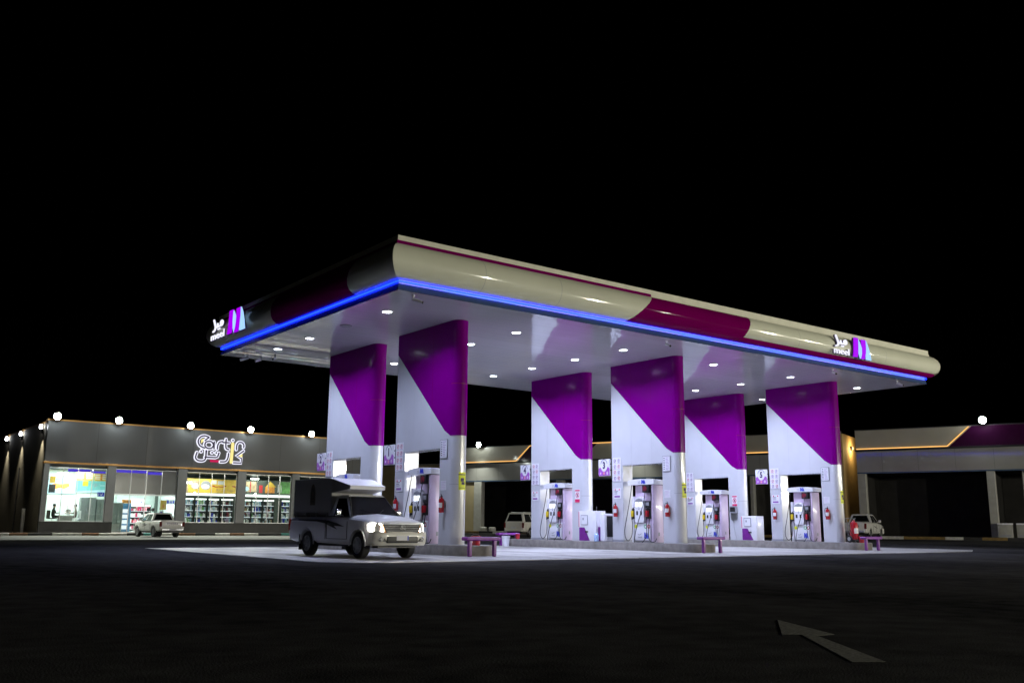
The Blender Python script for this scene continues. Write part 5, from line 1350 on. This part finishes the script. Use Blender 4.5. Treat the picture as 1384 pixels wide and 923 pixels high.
for x in (-50.5,): m.bbox(x, x + .7, .0, .09, 1.2, 2.9, .01, 1); m.bbox(x + .1, x + .6, .0, .09, 3.0, 3.6, .01, 1)
m.build('meter_box', 'frame_dark', MBD)
m = MB(); m.tube([(.2, 1.6, .3), (.2, 1.6, 5.25)], .07, 8); m.build('post', 'pillar_white', RB)
m = MB(); m.tube([(1.3, 1.8, .3), (1.3, 1.8, 5.25)], .07, 8); m.build('post', 'pillar_white', RB)
t = thing('boundary_wall', 'plain tan boundary wall seen between the left columns', 'wall', (FP.x, FP.y, 0), FROT)
m = MB(); m.box(-78, -52.05, .2, .5, 0, 7.0); m.build('wall_panel', 'tan_wall', t, smooth=False)
m = MB(); m.bbox(-78, -52.05, .15, .55, 7.003, 7.12, .01, 1); m.build('coping', 'concrete_kerb', t)
m = MB(); m.tube([(-63, .05, .2), (-63, .05, 4.4)], .06, 8); m.build('downpipe', 'pillar_white', t)
def fl(x, y, z):
    c, s_ = math.cos(FROT), math.sin(FROT); return (FP.x + x * c - y * s_, FP.y + x * s_ + y * c, z)
floodlight('very bright floodlight on the workshop roof at far right', fl(-1.95, -.0, 8.75), FROT, 60, 'floodlights on the workshop roofs', (0, -3, -6))
floodlight('very bright floodlight on the workshop roof between the left and middle columns', fl(-46.9, 0, 8.65), FROT, 2600, 'floodlights on the workshop roofs', (0, -3, -6))
floodlight('floodlight on the workshop roof hidden behind the middle columns', fl(-30, 0, 8.65), FROT, 1600, 'floodlights on the workshop roofs', (0, -3, -6))
t = thing('wall_lamp', 'warm wall lamp on the yellow-lit end wall in the gap between workshops', 'wall lamp', fl(-12.05, 2.6, 7.4), FROT)
m = MB(); m.bbox(-.08, .06, -.12, .12, -.15, .15, .02, 1); m.build('housing', 'black', t)
m = MB(); m.bbox(.065, .10, -.10, .10, -.12, .12, .01, 1); m.build('lens', 'amber', t)
lamp('lamp_glow', 'POINT', (.35, 0, -.1), 170, (1.0, .72, .32), t, .1)
# warm edge light really lights the band
for x0, x1, z in ((-11, -4.6, 7.13), (-51.5, -43, 7.13), (-24, -12.5, 7.13)):
    pass
for i, (x, lb) in enumerate(((-.85, 'white waist-high appliance at the workshop front, left one of two'), (.35, 'white waist-high appliance at the workshop front, right one of two'))):
    t = thing('chest_freezer', lb, 'freezer', fl(x - .2, -.5, ZG + .1), FROT, 'white appliances at the workshop')
    m = MB(); m.bbox(-.48, .48, -.35, .35, .06, .98, .03, 2); m.build('cabinet', 'pillar_white', t)
    m = MB(); m.bbox(-.49, .49, -.36, .36, .985, 1.10, .03, 2); m.build('lid', 'white_enamel', t)
    m = MB(); m.bbox(-.35, .35, -.362, -.352, .15, .30, .005, 1); m.build('grille', 'grey_plastic', t)
    m = MB()
    for sx in (-.4, .4): m.box(sx - .05, sx + .05, -.3, .3, 0, .058)
    m.build('feet', 'black', t)
# kerb in front of the workshops
m = MB(); x = -52; i = 0; cols = ['kerb_yellow', 'kerb_white', 'kerb_black', 'kerb_yellow', 'kerb_black', 'kerb_white', 'kerb_yellow']
while x < 22:
    wd = random.choice((1.2, 1.6, 2.2)); m.use(cols[i % 7]); m.bbox(x, x + wd - .02, -2.5, -2.2, ZG - .1, ZG + .2, .02, 1); x += wd; i += 1
o = struct(m.build('kerb')); o.location = (FP.x, FP.y, 0); o.rotation_euler = (0, 0, FROT)
m = MB(); m.box(-52, 22, -2.195, .6, ZG - .15, ZG + .17); o = struct(m.build('walkway', 'concrete_kerb', smooth=False)); o.location = (FP.x, FP.y, 0); o.rotation_euler = (0, 0, FROT)
# sacks by the far workshop
for i, (x, lb) in enumerate(((-45.9, 'pale sack lying in the dark workshop doorway, left one'), (-44.9, 'pale sack lying in the dark workshop doorway, right one'))):
    t = tag(MB().bbox(-.32, .32, -.25, .25, 0, .42, .18, 4).build('sack', 'pillar_white'), lb, 'sack', 'sacks in the workshop doorway'); t.location = fl(x, -.9, ZG + .17); t.rotation_euler = (0, 0, FROT + i)

# ------------------------------------------------------------------ light from the street behind us, added fill on the left, night sky, camera
lamp('offscreen_light', 'POINT', (-62, 6, 8), 300, (1.0, .95, .82), None, .5)  # unseen weak lamp added to lift the dark left side of the truck
for i in range(7):                                                       # lit frontage of the road opposite, out of frame
    lamp('offscreen_light', 'POINT', (20 + 13 * i, -47 + random.uniform(-3, 3), 6.5 + random.uniform(-.4, .4)), 10500 + 3000 * (i % 3), (1.0, .96, .80), None, .2)
w = bpy.data.worlds.new('World'); sc.world = w; w.use_nodes = True; nt = w.node_tree
bg = nt.nodes['Background']; sky = nt.nodes.new('ShaderNodeTexSky'); sky.sky_type = 'NISHITA'; sky.sun_disc = False
sky.sun_elevation = R(-8); sky.sun_rotation = R(200); nt.links.new(sky.outputs[0], bg.inputs['Color']); bg.inputs['Strength'].default_value = .004
cam = bpy.data.cameras.new('camera'); co = bpy.data.objects.new('camera', cam); COL.objects.link(co)
yaw, pitch, roll = R(37.293), R(11.044), R(.491)
fw = Vector((math.sin(yaw) * math.cos(pitch), math.cos(yaw) * math.cos(pitch), math.sin(pitch)))
r0 = Vector((math.cos(yaw), -math.sin(yaw), 0)); u0 = r0.cross(fw)
r2 = r0 * math.cos(roll) + u0 * math.sin(roll); u2 = -r0 * math.sin(roll) + u0 * math.cos(roll)
Mx = Matrix((r2, u2, -fw)).transposed().to_4x4(); Mx.translation = Vector((-14.178, -24.376, 1.0)); co.matrix_world = Mx
cam.sensor_width = 36; cam.lens = 36 * 1271.988 / 1384; cam.clip_end = 3000; cam.clip_start = .1
sc.camera = co
sc.view_settings.view_transform = 'Standard'; sc.view_settings.look = 'None'; sc.view_settings.exposure = 0; sc.view_settings.gamma = 1
sc.cycles.use_denoising = True; sc.cycles.max_bounces = 8; sc.cycles.transparent_max_bounces = 12; sc.cycles.sample_clamp_indirect = 8
sc.render.resolution_x, sc.render.resolution_y = 1024, 682
